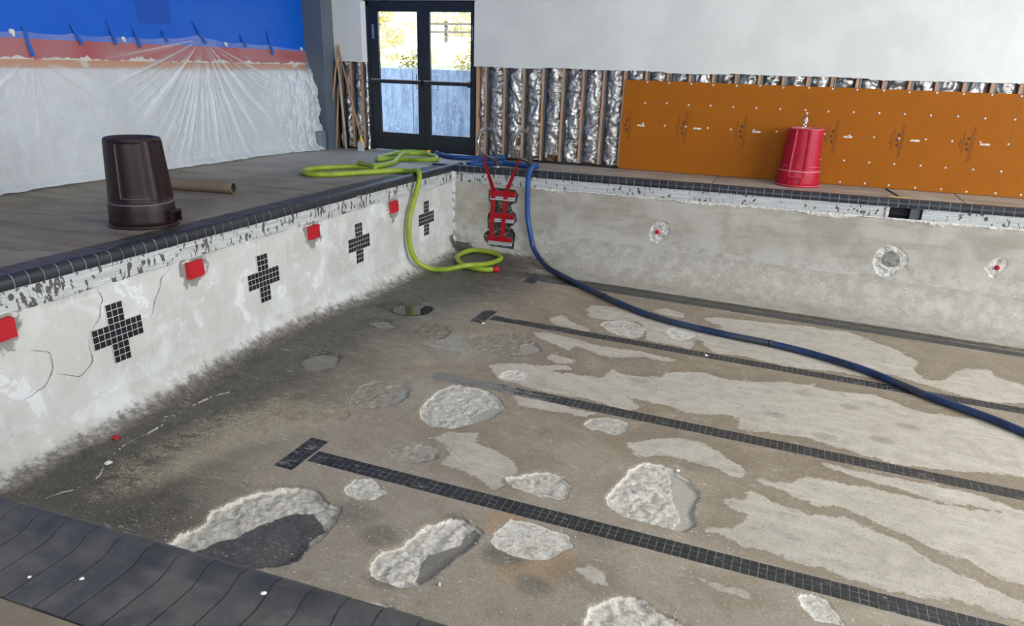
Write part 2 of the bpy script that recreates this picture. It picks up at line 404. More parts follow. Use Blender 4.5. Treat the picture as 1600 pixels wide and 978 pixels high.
def mat_room_left():
    g = G('striped_wall_paint'); X = g.xyz(); y = X[1]; z = X[2]
    ny = g.noise(1, 3, .6, 0, g.scale((1, 2.2, .01))); nj = g.noise(1, 4, .7, 0, g.scale((1, 7, 1.5)))
    n = g.noise(3, 4); stip = g.noise(70, 3, .6)
    blue = g.mix(n, S('0054c4'), S('0660cc'))
    dk = g.mul(g.mul(g.sm(y, -2.52, -2.50), g.sm(y, -1.94, -1.96)), g.sm(z, 1.735, 1.745))
    blue = g.mix(g.mul(dk, .8), blue, S('0b48ac'))
    white = g.mix(n, S('cfc9bd'), S('dcd6ca'))
    c = g.mix(g.sm(z, 1.505, 1.508), S('a8262e'), blue)
    edge = g.add(1.29, g.add(g.mul(g.add(ny, -.5), .16), g.mul(g.math('POWER', nj, 2), .13)))
    c = g.mix(g.sm(g.math('SUBTRACT', z, edge), 0, .006), white, c)
    orr = g.mul(g.sm(z, 1.214, 1.222), g.sm(z, 1.315, 1.30))
    c = g.mix(g.mul(orr, g.sm(g.noise(2.2, 4), .30, .42)), c, S('c0773c'))
    low = g.sm(z, 1.222, 1.214)
    gr = g.mix(g.sm(g.noise(1, 4, .6, .6, g.scale((1, 2.2, .55))), .35, .65), S('bfc2c3'), S('d3d6d7'))
    sm_ = g.math('ABSOLUTE', g.add(g.math('FRACT', g.mul(g.add(y, g.mul(g.add(n, -.5), .05)), 2.38)), -.5))
    gr = g.mix(g.mul(g.sm(sm_, .030, .006), .6), gr, S('7d8082'))
    c = g.mix(low, c, gr)
    return g.bsdf(c, .42, 0, g.bump(stip, .25, .006), **{'Specular IOR Level': .35})
M_ROOM_L = mat_room_left()
def mat_drywall():
    g = G('white_drywall'); n = g.noise(1.5, 5, .6, .3); n2 = g.noise(18, 5, .6); n3 = g.noise(70, 3)
    c = g.mix(g.sm(n, .35, .65), S('d4d6d2'), S('dee0dc'))
    X = g.xyz(); sc = g.mul(g.sm(g.noise(5, 6, .7, .5), .64, .70), g.sm(X[2], 1.62, 1.42))
    c = g.mix(g.mul(sc, .55), c, S('a9aaa6'))
    return g.bsdf(c, .6, 0, g.bump(g.add(g.mul(n2, .6), g.mul(n3, .25)), .3, .01))
M_DRY = mat_drywall()
M_CEIL = plain('ceiling_white', 'cfcfcb', .8)
M_COLUMN = plain('grey_column_paint', '59656f', .55, 0, .08, 2)
M_WALLG = plain('plain_wall_paint', 'c9c8c4', .7, 0, .05, 2)
def mat_wood(name, a, b, sc=(60, 60, 2.2)):
    g = G(name); o = g.n('ShaderNodeObjectInfo').outputs['Random']
    n = g.noise(1, 5, .6, .8, g.scale(sc)); n2 = g.noise(9, 4)
    c = g.mix(g.sm(n, .3, .7), S(a), S(b)); c = g.mix(g.mul(o, .35), c, S('a8745c')); c = g.mix(g.mul(g.sm(n2, .6, .8), .4), c, S('5d4636'))
    return g.bsdf(c, .7, 0, g.bump(n, .2, .003))
M_STUD = mat_wood('pine_stud', 'a98464', 'c9a684')
M_STEELSTUD = plain('galvanised_stud', '6c7278', .42, .7, .2, 8)
M_DARKVOID = plain('dark_cavity', '2a2420', .9, 0, .4, 7)
def mat_foil():
    g = G('crinkled_foil'); n = g.noise(4, 5, .65, .6); n2 = g.noise(16, 5, .7, .6); X = g.xyz()
    c = g.mix(g.sm(n, .3, .7), S('a5a39e'), S('dcdbd7'))
    br = g.mul(g.sm(g.noise(4.5, 5, .6, .4), .50, .60), g.sm(X[2], .50, .18))
    c = g.mix(br, c, g.mix(n2, S('33261a'), S('7c5f3c')))
    cr = g.n('ShaderNodeTexVoronoi', {'Vector': g.pos(), 'Scale': 16, 'Randomness': 1}, feature='F1').outputs['Distance']
    h = g.add(g.mul(cr, 1.0), g.mul(n2, .6))
    return g.bsdf(c, g.mix(br, (.36,)*3+(1,), (.8,)*3+(1,)), g.math('SUBTRACT', .88, br), g.bump(h, .65, .02))
M_FOIL = mat_foil()
M_ORANGE = plain('orange_foam_board', '9e5a06', .72, 0, .03, 3, **{'Specular IOR Level': .25})
M_BOARDEDGE = plain('board_edge', '8a8478', .8)
M_PRINT = plain('printed_ink', '55300c', .7)
M_WASHER = plain('washer_steel', 'cfc9bd', .4, .5, .1)
M_STICKER = plain('white_sticker', 'f0ece4', .6, 0, .03)
M_INK = plain('sticker_ink', '3b3733', .7)
M_DOOR = plain('black_door_paint', '1c2329', .38, 0, .15, 4)
M_STEEL = plain('brushed_steel', 'b4b5b6', .28, .9, .08)
M_RAIL = plain('stainless_tube', 'b3b0ac', .26, .95, .08)
M_CHROME = plain('chrome', 'e6e6e6', .22, .65, .04)
M_ALU = plain('aluminium_sill', 'b8babc', .4, .6)
M_RED = plain('red_tape', 'a00516', .42, 0, .08, 5, **{'Specular IOR Level': .35})
M_REDF = plain('red_foam', 'b00418', .7, 0, .06, 9)
M_GREEN = plain('green_hose', '8ea52c', .45, 0, .12, 6)
def mat_blue_hose():
    g = G('blue_hose'); X = g.xyz(); n = g.noise(1.3, 4, .6); n2 = g.noise(22, 4)
    worn = g.sm(g.add(X[2], g.mul(g.add(n, -.5), .5)), -1.12, -.85)  # brighter blue where the hose is above the pool floor, darker on it
    c = g.mix(worn, g.mix(g.sm(n, .42, .58), S('10203f'), S('15345f')), S('0e4786'))
    c = g.mix(g.mul(g.sm(n, .52, .60), g.mul(g.math('SUBTRACT', 1, worn), .8)), c, S('33383d'))
    c = g.mix(g.mul(g.sm(n2, .58, .70), .3), c, S('46505a'))
    return g.bsdf(c, .45)
M_BLUEH = mat_blue_hose()
M_BLACKP = plain('black_plastic', '15161a', .4)
M_YELLOW = plain('yellow_plastic', 'e0b32a', .5)
M_ROPE = plain('grey_bristle', 'c6c8c8', .85)
M_CARD = plain('brown_cardboard', '857763', .8, 0, .10, 5)
M_CARDIN = plain('cardboard_inside', '4a4136', .9)
M_TAPE = plain('blue_masking_tape', '1558bd', .55, 0, .08, 30)
M_PLASTERW = plain('loose_plaster', 'e6e3db', .85, 0, .1, 40, .003)
M_PLASTERG = plain('crumbled_plaster', 'cdcac1', .9, 0, .2, 30, .005)
M_CRACK = plain('crack_shadow', '6a675f', .9)
def mat_bin(name, a, b, dusty):
    g = G(name); n = g.noise(7, 6, .65); n2 = g.noise(40, 4); X = g.xyz(); nz = g.n('ShaderNodeNewGeometry').outputs['Normal']
    c = g.mix(g.sm(n, .3, .7), S(a), S(b)); up = g.n('ShaderNodeSeparateXYZ', {0: nz}).outputs[2]
    d = g.add(g.mul(g.sm(up, .25, .8), .45), g.mul(g.sm(n, .58, .72), .12))
    c = g.mix(d, c, S(dusty))
    return g.bsdf(c, .46, 0, g.bump(n2, .1, .003), **{'Specular IOR Level': .35})
M_BROWNBIN = mat_bin('brown_bin_plastic', '19080c', '230e12', '4b423c')
M_REDBIN = mat_bin('red_bin_plastic', 'a50a26', 'b40e2e', 'd39a98')
M_SCUFF_B = plain('scuffed_brown_edge', '7d716b', .6)
M_SCUFF_R = plain('scuffed_red_edge', 'ec9aa4', .6)
def mat_sheet():
    g = G('polythene_film'); n = g.noise(2.2, 5, .6); X = g.xyz(); z = X[2]; fo = g.attr('fold')
    w = g.noise(1, 6, .6, 1.2, g.scale((6, 6, 9))); w2 = g.noise(38, 4, .6, .5)
    dens = g.sm(z, 1.30, 1.14, .16, .60)
    dens = g.add(dens, g.add(g.mul(g.add(n, -.5), .30), g.mul(fo, .55)))
    dens = g.math('MINIMUM', g.math('MAXIMUM', dens, .10), .94)
    p = g.n('ShaderNodeBsdfPrincipled', {'Base Color': S('e2e7ea'), 'Roughness': .17, 'Normal': g.bump(g.add(w, g.mul(w2, .35)), .35, .03)})
    t = g.n('ShaderNodeBsdfTransparent', {0: (.97, .98, 1, 1)})
    m = g.n('ShaderNodeMixShader', {0: dens, 1: t.outputs[0], 2: p.outputs[0]})
    g.t.links.new(m.outputs[0], g.out.inputs[0]); return g.m
M_SHEET = mat_sheet()
def mat_glass(name, tint, refl=.08):
    g = G(name); t = g.n('ShaderNodeBsdfTransparent', {0: tint}); gl = g.n('ShaderNodeBsdfGlossy', {0: (1, 1, 1, 1), 1: .02})
    m = g.n('ShaderNodeMixShader', {0: refl, 1: t.outputs[0], 2: gl.outputs[0]}); g.t.links.new(m.outputs[0], g.out.inputs[0]); return g.m
M_GLASS = mat_glass('door_glass', (.93, .97, 1, 1), .05)
M_BOTTLE = mat_glass('clear_bottle', (.90, .93, .95, 1), .16)
def mat_water():
    g = G('puddle_water'); return g.bsdf(S('24231f'), .03)
M_WATER = mat_water()
def mat_ext_wall():
    g = G('stained_outdoor_concrete'); n = g.noise(1, 6, .7, .5, g.scale((7, 1, 1.2))); n2 = g.noise(1, 6, .75, .8, g.scale((16, 1, 9)))
    c = g.mix(g.sm(n, .35, .65), S('929ca8'), S('c6ccd3')); c = g.mix(g.mul(g.sm(n2, .50, .62), .7), c, S('e2e8ef'))
    return g.bsdf(c, .8)
M_EXT = mat_ext_wall()
def mat_hill():
    g = G('dry_hillside'); n = g.noise(2.5, 7, .7); n2 = g.noise(9, 6, .7)
    c = g.mix(g.sm(n, .4, .62), S('d6c98c'), S('efe8c8')); c = g.mix(g.mul(g.sm(n2, .52, .66), .8), c, S('a08f3c'))
    return g.bsdf(c, .9)
M_HILL = mat_hill()
M_LEAF = plain('olive_leaf', 'a59a48', .7, 0, .3, 5); M_LEAF2 = plain('yellow_leaf', 'd2be66', .7, 0, .3, 5)
M_TIMBER = plain('weathered_timber', '6a5f52', .8)
# ------------------------------------------------------------------ traced outlines on the floor and walls (metres)
CRATERS={'c1':[(1.541,-7.546),(1.529,-7.399),(1.583,-7.245),(1.525,-7.103),(1.576,-6.954),(1.679,-6.774),(1.873,-6.643),(2.03,-6.646),(2.17,-6.728),(2.261,-6.721),(2.332,-6.896),(2.358,-7.015),(2.331,-7.182),(2.35,-7.32),(2.259,-7.432),(2.122,-7.502),(1.928,-7.596),(1.707,-7.614)],'c2':[(2.768,-7.221),(2.744,-7.159),(2.735,-7.066),(2.762,-7.004),(2.843,-6.938),(2.831,-6.848),(2.848,-6.81),(2.851,-6.709),(2.917,-6.615),(2.971,-6.532),(3.068,-6.52),(3.151,-6.561),(3.242,-6.605),(3.245,-6.717),(3.241,-6.791),(3.193,-6.898),(3.171,-6.963),(3.154,-7.052),(3.127,-7.136),(3.102,-7.204),(3.031,-7.273),(2.922,-7.273),(2.837,-7.273)],'c3':[(3.31,-6.638),(3.311,-6.523),(3.354,-6.385),(3.491,-6.338),(3.656,-6.38),(3.755,-6.4),(3.812,-6.5),(3.761,-6.6),(3.72,-6.693),(3.593,-6.737),(3.488,-6.741),(3.365,-6.706)],'c4':[(4.068,-7.155),(4.064,-7.087),(4.06,-6.984),(4.129,-6.907),(4.19,-6.832),(4.262,-6.799),(4.346,-6.825),(4.422,-6.868),(4.511,-6.888),(4.591,-6.922),(4.607,-7.03),(4.096,-7.256)],'c5':[(3.858,-5.844),(3.873,-5.727),(3.897,-5.563),(3.952,-5.349),(4.008,-5.244),(4.132,-5.207),(4.244,-5.263),(4.373,-5.362),(4.463,-5.484),(4.483,-5.548),(4.456,-5.691),(4.465,-5.8),(4.487,-5.878),(4.471,-5.96),(4.416,-6.038),(4.339,-6.043),(4.212,-6.028),(4.118,-6.018),(4.015,-6.022),(3.945,-5.977),(3.898,-5.93)],'c6':[(3.127,-5.923),(3.177,-5.857),(3.303,-5.733),(3.395,-5.688),(3.492,-5.727),(3.583,-5.808),(3.616,-5.932),(3.612,-6.018),(3.469,-6.04),(3.341,-6.023),(3.229,-5.997)],'c7':[(2.195,-5.956),(2.153,-5.858),(2.206,-5.759),(2.34,-5.742),(2.473,-5.725),(2.547,-5.784),(2.555,-5.895),(2.473,-6.002),(2.333,-6.039)],'c8':[(2.056,-5.187),(2.034,-4.987),(2.032,-4.763),(2.106,-4.57),(2.294,-4.561),(2.462,-4.575),(2.613,-4.691),(2.705,-4.86),(2.688,-5.071),(2.604,-5.225),(2.453,-5.381),(2.304,-5.428),(2.158,-5.337)],'c9':[(2.15,-6.511),(2.152,-6.39),(2.256,-6.34),(2.379,-6.402),(2.456,-6.462),(2.423,-6.553),(2.324,-6.6),(2.205,-6.581)],'c10':[(2.394,-4.224),(2.387,-4.098),(2.454,-4.014),(2.548,-3.998),(2.649,-4.059),(2.673,-4.142),(2.619,-4.227),(2.492,-4.274)],'c11':[(1.739,-3.377),(1.781,-3.229),(1.912,-3.135),(1.973,-3.037),(2.105,-3.05),(2.26,-3.092),(2.401,-3.18),(2.526,-3.31),(2.58,-3.433),(2.502,-3.55),(2.388,-3.666),(2.28,-3.723),(2.142,-3.706),(2.024,-3.676),(1.928,-3.671),(1.816,-3.538)],'c12':[(1.071,-3.492),(1.106,-3.275),(1.249,-3.173),(1.364,-3.199),(1.502,-3.276),(1.522,-3.413),(1.509,-3.565),(1.421,-3.673),(1.301,-3.658)],'c13':[(0.577,-4.81),(0.545,-4.713),(0.556,-4.544),(0.616,-4.439),(0.76,-4.434),(0.86,-4.476),(0.909,-4.611),(0.946,-4.725),(0.882,-4.867),(0.731,-4.904)],'c14':[(0.318,-2.961),(0.386,-2.818),(0.502,-2.716),(0.677,-2.721),(0.786,-2.644),(0.909,-2.656),(1.002,-2.739),(1.014,-2.93),(0.928,-3.043),(0.802,-3.115),(0.576,-3.081)],'c15':[(0.529,-3.515),(0.565,-3.385),(0.667,-3.316),(0.811,-3.357),(0.939,-3.464),(0.893,-3.576),(0.748,-3.599),(0.633,-3.605)],'c16':[(1.448,-5.334),(1.376,-5.113),(1.367,-4.963),(1.411,-4.84),(1.57,-4.798),(1.69,-4.715),(1.778,-4.79),(1.829,-4.918),(1.872,-5.118),(1.82,-5.25),(1.74,-5.326),(1.644,-5.374),(1.541,-5.357)],'c17':[(2.907,-2.287),(2.923,-2.16),(3.105,-2.019),(3.298,-2.03),(3.424,-2.191),(3.449,-2.433),(3.362,-2.552),(3.18,-2.545),(3.04,-2.44)],'c18':[(3.634,-2.149),(3.663,-1.982),(3.835,-1.902),(3.964,-2.005),(3.988,-2.175),(3.884,-2.373),(3.746,-2.342)],'c19':[(3.404,-4.828),(3.44,-4.707),(3.526,-4.63),(3.69,-4.582),(3.758,-4.652),(3.755,-4.793),(3.696,-4.901),(3.554,-4.874),(3.457,-4.894)],'c20':[(5.158,-6.397),(5.174,-6.355),(5.258,-6.352),(5.324,-6.38),(5.366,-6.453),(5.396,-6.544),(5.343,-6.553),(5.258,-6.573),(5.193,-6.495)],'c21':[(0.792,-5.702),(0.856,-5.528),(0.997,-5.383),(1.284,-5.327),(1.493,-5.381),(1.607,-5.528),(1.628,-5.647),(1.452,-5.703),(1.242,-5.84),(0.967,-5.784)],'c22':[(2.783,-7.505),(2.851,-7.468),(2.971,-7.42),(3.049,-7.443),(3.13,-7.475),(3.205,-7.497),(3.241,-7.508),(3.138,-7.548),(2.972,-7.535),(2.844,-7.524)],'c23':[(1.316,-3.77),(1.475,-3.839),(1.692,-3.836),(1.848,-3.826),(1.91,-4.08),(1.832,-4.19),(1.706,-4.118),(1.528,-3.998)]}
MUD={'m1':[(1.7,-7.473),(1.797,-7.275),(1.901,-7.064),(1.989,-6.867),(2.119,-6.841),(2.31,-6.972),(2.268,-7.104),(2.34,-7.223),(2.314,-7.351),(2.188,-7.464),(1.967,-7.551),(1.774,-7.555)],'m2':[(3.027,-7.122),(3.011,-7.023),(2.994,-6.919),(3.07,-6.841),(3.143,-6.749),(3.126,-6.651),(3.154,-6.568),(3.24,-6.61),(3.242,-6.711),(3.191,-6.892),(3.164,-6.966),(3.124,-7.13),(3.097,-7.193),(3.063,-7.184)],'m5':[(4.219,-5.303),(4.305,-5.328),(4.388,-5.38),(4.463,-5.484),(4.481,-5.549),(4.456,-5.691),(4.465,-5.8),(4.485,-5.879),(4.471,-5.96),(4.415,-6.035),(4.358,-6.024),(4.38,-5.884),(4.325,-5.753),(4.288,-5.604),(4.242,-5.476)],'m8':[(2.493,-5.141),(2.525,-4.98),(2.621,-4.842),(2.711,-4.874),(2.682,-5.086),(2.6,-5.216)],'m11':[(2.311,-3.348),(2.367,-3.238),(2.514,-3.316),(2.573,-3.43),(2.499,-3.54),(2.415,-3.596)],'m11b':[(2.068,-3.782),(2.148,-3.721),(2.264,-3.75),(2.223,-3.843),(2.127,-3.877)],'m13':[(0.603,-4.796),(0.572,-4.699),(0.593,-4.571),(0.651,-4.493),(0.783,-4.47),(0.855,-4.492),(0.904,-4.614),(0.936,-4.722),(0.871,-4.851),(0.727,-4.884)],'m14':[(0.556,-2.893),(0.685,-2.737),(0.906,-2.672),(1.001,-2.746),(1.009,-2.92),(0.923,-3.033),(0.791,-3.095),(0.64,-3.045)],'m15':[(0.588,-3.512),(0.645,-3.42),(0.737,-3.368),(0.912,-3.467),(0.865,-3.563),(0.741,-3.586)],'m16':[(1.789,-5.249),(1.74,-5.076),(1.767,-4.95),(1.81,-4.851),(1.837,-4.933),(1.857,-5.089),(1.838,-5.171)]}
DRY=[[(2.366,-5.605),(2.463,-5.455),(2.68,-5.347),(2.695,-5.494),(2.962,-5.582),(3.134,-5.682),(3.182,-5.812),(3.1,-5.936),(3.176,-6.022),(3.095,-6.081),(2.907,-5.987),(2.778,-5.942),(2.627,-5.95),(2.631,-5.766),(2.521,-5.629)],[(2.204,-4.028),(2.29,-3.925),(2.519,-3.803),(2.643,-3.796),(2.91,-3.654),(2.975,-3.734),(2.831,-3.865),(3.122,-3.822),(3.292,-3.787),(3.454,-3.887),(3.613,-4.08),(3.824,-4.298),(3.687,-4.411),(3.417,-4.345),(3.209,-4.334),(2.987,-4.353),(2.811,-4.345),(2.616,-4.296),(2.433,-4.288),(2.347,-4.174)],[(3.35,-3.536),(3.51,-3.619),(3.788,-3.529),(3.924,-3.292),(4.222,-3.163),(4.426,-3.251),(4.798,-3.138),(5.241,-2.962),(5.244,-4.135),(4.909,-4.261),(4.682,-4.085),(4.511,-4.084),(4.179,-4.207),(3.988,-4.124),(3.807,-4.124),(3.513,-4.131),(3.287,-3.843)],[(4.548,-3.286),(4.577,-3.224),(4.998,-3.03),(5.388,-3.037),(5.771,-2.953),(6.148,-3.166),(6.561,-3.119),(6.798,-3.059),(6.973,-3.29),(7.135,-3.455),(6.971,-4.154),(6.674,-4.137),(6.28,-4.282),(5.891,-4.38),(5.57,-4.319),(5.41,-4.267),(5.134,-4.217),(4.894,-4.266),(4.637,-4.305)],[(2.616,-1.836),(2.641,-1.646),(2.927,-1.571),(3.178,-1.689),(3.347,-1.802),(3.455,-1.741),(3.584,-1.791),(3.981,-1.958),(4.293,-1.935),(5.239,-2.045),(5.241,-2.542),(4.663,-2.545),(4.457,-2.529),(4.214,-2.595),(4.067,-2.273),(3.997,-2.241),(3.981,-2.59),(3.713,-2.534),(3.495,-2.549),(3.424,-2.191),(3.29,-1.995),(3.02,-2.066),(2.842,-2.126),(2.708,-2.08)],[(3.376,-1.447),(3.497,-1.29),(3.761,-1.402),(3.74,-1.581),(3.442,-1.539)],[(3.983,-1.444),(4.11,-1.314),(4.46,-1.259),(5.237,-1.109),(5.239,-1.913),(4.51,-1.889),(4.243,-1.889),(4.023,-1.935),(4.22,-1.673),(4.02,-1.547)],[(4.38,-1.349),(4.721,-1.265),(5.08,-1.171),(5.613,-1.083),(5.906,-1.315),(6.149,-1.491),(6.299,-1.756),(6.229,-2.01),(6.308,-2.276),(6.495,-2.203),(6.688,-1.769),(6.993,-1.635),(7.054,-1.837),(7.259,-1.93),(7.535,-2.072),(7.414,-2.569),(7.14,-2.496),(6.82,-2.616),(6.527,-2.543),(6.228,-2.415),(5.995,-2.289),(5.732,-2.502),(5.396,-2.526),(4.967,-2.596),(4.61,-2.543),(4.482,-2.528)],[(2.309,-2.385),(2.412,-2.205),(2.589,-2.347),(2.857,-2.541),(2.854,-2.616),(2.686,-2.599),(2.404,-2.529)],[(2.298,-2.923),(2.436,-2.847),(2.728,-2.899),(2.964,-2.94),(3.233,-2.961),(3.478,-2.894),(3.679,-2.945),(3.932,-2.964),(3.806,-3.074),(3.576,-3.062),(3.406,-3.153),(3.256,-3.233),(3.071,-3.176),(2.854,-3.1),(2.811,-3.253),(2.608,-3.167),(2.407,-3.039)],[(2.647,-3.558),(2.695,-3.44),(2.945,-3.489),(2.949,-3.576),(2.805,-3.652)],[(2.683,-4.58),(2.884,-4.501),(3.182,-4.556),(3.473,-4.563),(3.404,-4.704),(3.222,-4.689),(2.985,-4.744),(2.811,-4.721)],[(3.664,-4.974),(3.813,-4.975),(3.981,-4.836),(4.191,-4.725),(4.349,-4.693),(4.506,-4.8),(4.703,-4.931),(4.741,-5.022),(4.722,-5.15),(4.632,-5.129),(4.566,-5.064),(4.308,-5.071),(4.151,-5.061),(3.981,-5.161),(3.91,-5.126),(3.783,-4.99)],[(4.846,-5.103),(4.932,-5.078),(5.06,-5.063),(5.171,-4.899),(5.314,-4.895),(5.527,-4.856),(5.707,-4.862),(6.002,-4.871),(6.265,-4.862),(6.665,-4.758),(6.893,-4.84),(6.656,-5.801),(6.466,-5.708),(6.309,-5.675),(6.157,-5.569),(5.987,-5.532),(5.818,-5.416),(5.636,-5.347),(5.472,-5.235),(5.257,-5.308),(5.149,-5.274),(5.036,-5.196),(4.895,-5.188)],[(4.64,-5.515),(4.77,-5.425),(4.802,-5.292),(4.903,-5.333),(5.071,-5.423),(5.257,-5.418),(5.441,-5.372),(5.629,-5.454),(5.809,-5.519),(5.97,-5.677),(6.129,-5.757),(6.284,-5.81),(6.429,-5.883),(6.563,-5.974),(6.484,-6.098),(6.289,-6.068),(6.086,-6.038),(5.935,-6.048),(5.896,-6.104),(5.807,-6.124),(5.644,-6.12),(5.556,-6.099),(5.442,-6.11),(5.305,-6.068),(5.091,-6.056),(4.943,-6.012),(4.833,-6.039),(4.687,-5.965),(4.558,-5.976),(4.552,-5.929),(4.739,-5.842),(4.796,-5.739),(4.788,-5.638),(4.677,-5.609)],[(5.316,-4.63),(5.492,-4.63),(5.751,-4.621),(6.031,-4.615),(6.306,-4.593),(6.497,-4.637),(6.678,-4.696),(6.784,-4.785),(6.34,-4.798),(6.072,-4.838),(5.739,-4.785),(5.574,-4.738),(5.403,-4.706)],[(3.858,-6.741),(3.88,-6.669),(3.967,-6.638),(4.066,-6.655),(4.113,-6.761),(4.084,-6.807),(3.997,-6.788),(3.948,-6.76)],[(4.596,-6.483),(4.667,-6.485),(4.745,-6.483),(4.843,-6.481),(4.906,-6.55),(4.858,-6.547),(4.817,-6.517),(4.753,-6.554),(4.71,-6.516)]]
VEIN=[(0.62,-7.141),(0.583,-6.97),(0.573,-6.667),(0.583,-6.439),(0.584,-6.074),(0.682,-5.927),(0.816,-5.69),(0.856,-5.528),(1.493,-5.381),(1.666,-5.66),(1.45,-5.922),(1.309,-6.139),(1.191,-6.365),(1.11,-6.615),(1.103,-6.768),(1.059,-7.023),(0.884,-7.258),(0.748,-7.386)]
FLOOR_CRACK=[(0.477,-7.526),(0.497,-7.464),(0.518,-7.4),(0.572,-7.301),(0.6,-7.173),(0.576,-7.105),(0.507,-6.995),(0.472,-6.915),(0.411,-6.758),(0.397,-6.615),(0.413,-6.471),(0.395,-6.326),(0.323,-6.23),(0.37,-6.168),(0.369,-5.983),(0.4,-5.759),(0.437,-5.666),(0.502,-5.57)]
WALL_CRACKS=[[(-6.346,-0.202),(-6.344,-0.244),(-6.321,-0.311),(-6.355,-0.362),(-6.378,-0.441),(-6.424,-0.475),(-6.465,-0.514)],[(-6.497,-0.569),(-6.513,-0.639),(-6.509,-0.741),(-6.597,-0.802),(-6.647,-0.817),(-6.735,-0.772),(-6.82,-0.727)],[(-5.626,-0.22),(-5.674,-0.264),(-5.732,-0.291),(-5.76,-0.365),(-5.811,-0.423),(-5.85,-0.484),(-5.876,-0.548),(-5.923,-0.591)],[(-6.971,-0.503),(-6.883,-0.537),(-6.836,-0.564),(-6.83,-0.627),(-6.836,-0.689),(-6.885,-0.751),(-6.928,-0.791),(-6.98,-0.8),(-7.033,-0.818),(-7.097,-0.819)]]
STEP_RECESS=[(0.557,-0.291),(0.679,-0.249),(0.99,-0.264),(1.027,-0.34),(1.004,-0.437),(0.911,-0.477),(0.93,-0.555),(0.992,-0.598),(1.013,-0.693),(0.954,-0.763),(0.903,-0.801),(0.956,-0.829),(1.003,-0.906),(0.98,-1.024),(0.968,-1.192),(0.791,-1.237),(0.59,-1.099),(0.498,-1.024),(0.497,-0.94),(0.586,-0.882),(0.557,-0.802),(0.547,-0.704),(0.572,-0.62),(0.625,-0.591),(0.632,-0.501),(0.56,-0.459)]
STEPS=[[(0.592,-0.288),(0.982,-0.28),(0.978,-0.423),(0.595,-0.416)],[(0.59,-0.61),(0.975,-0.607),(0.971,-0.745),(0.597,-0.732)],[(0.569,-0.966),(0.951,-0.944),(0.946,-1.077),(0.568,-1.076)]]
STRAPS=[[(0.61,-0.294),(0.688,-0.288),(0.706,-1.053),(0.625,-1.044)],[(0.827,-0.293),(0.871,-0.289),(0.857,-1.054),(0.795,-1.052)]]
HOLES={'h1':[(2.967,-0.687),(2.992,-0.575),(3.093,-0.494),(3.204,-0.519),(3.244,-0.623),(3.192,-0.737),(3.109,-0.812),(2.995,-0.776)],'h2':[(5.815,-0.751),(5.831,-0.657),(5.87,-0.576),(5.98,-0.512),(6.083,-0.546),(6.18,-0.619),(6.219,-0.705),(6.21,-0.79),(6.119,-0.847),(6.051,-0.917),(5.988,-0.948),(5.895,-0.905),(5.851,-0.824)],'h2in':[(5.911,-0.709),(5.936,-0.63),(6.011,-0.592),(6.084,-0.614),(6.126,-0.685),(6.132,-0.776),(6.054,-0.801),(5.985,-0.801),(5.935,-0.76)],'h3':[(7.054,-0.692),(7.096,-0.657),(7.116,-0.581),(7.181,-0.538),(7.255,-0.558),(7.289,-0.642),(7.25,-0.713),(7.21,-0.755),(7.179,-0.811),(7.136,-0.793),(7.102,-0.731)],'h4':[(7.537,-1.317),(7.54,-1.255),(7.614,-1.244),(7.695,-1.263),(7.743,-1.349),(7.713,-1.43),(7.639,-1.441),(7.575,-1.389)]}
# ------------------------------------------------------------------ pool floor (one height field with craters, mud and the coves)
def cum(segs):
    out = []
    for a, b, d in segs: out += list(np.arange(a, b-1e-9, d))
    out.append(segs[-1][1]); return np.array(out)
th = np.linspace(0, PI/2, 12)[:-1]
gx = np.concatenate([RL*(1-np.cos(th)), cum([(RL, 5.4, .0135), (5.4, 8.2, .022), (8.2, PX1, .12)])])
# cove sampled by angle: fine next to the wall where it is steep
thF = np.linspace(0, PI/2, 22)[:-1]
gy = np.concatenate([cum([(NEAR, -8.2, .05), (-8.2, -5.0, .0135), (-5.0, -2.6, .02), (-2.6, -RF, .03)])[:-1], -(RF*(1-np.cos(thF)))[::-1]-1e-9])
gy[-1] = 0.0
X, Y = np.meshgrid(gx, gy, indexing='ij')
def cove(d, r): return np.where(d < r, r-np.sqrt(np.maximum(0, r*r-np.maximum(0, r-d)**2)), 0)
hl, hf = cove(X, RL), cove(-Y, RFX(X))
H = np.maximum(hl, hf)
Z = FZ(X, Y)
lane_mask = np.zeros_like(X)
for k, yl in enumerate(LANE_Y):
    lane_mask = np.maximum(lane_mask, sst(np.abs(Y-yl), .13, .09)*sst(X, 1.50, 1.56))
    lane_mask = np.maximum(lane_mask, sst(np.abs(X-1.63), .13, .09)*sst(np.abs(Y-yl), .30, .25))
rough_n = (fbm(X*2.2, Y*2.2, 3, 4)-.5)*.012+(fbm(X*14, Y*14, 5, 3)-.5)*.004
Z = Z+rough_n*(1-lane_mask)*(1-sst(H, 0, .1))
CW = dict(c1=.9, c2=1, c3=1, c4=1, c5=.85, c6=.75, c7=.3, c8=.75, c9=.95, c10=1, c11=.14, c12=.05, c13=.0, c14=.0, c15=.0, c16=.2, c17=.7, c18=.9, c19=.6, c20=1, c21=.03, c22=.6, c23=.0)
CD = dict(c1=.034, c2=.022, c3=.007, c4=.024, c5=.018, c6=.014, c7=.010, c8=.016, c9=.012, c10=.010, c11=.014, c12=.016, c13=.018, c14=.020, c15=.014, c16=.016, c17=.010, c18=.010, c19=.008, c20=.012, c21=.008, c22=.02, c23=.004)
crat = np.full(X.shape, -.25); cwhite = np.zeros(X.shape); cdep = np.zeros(X.shape)
jit = (fbm(X*9, Y*9, 11, 4)-.5)*.09+(fbm(X*30, Y*30, 12, 3)-.5)*.03
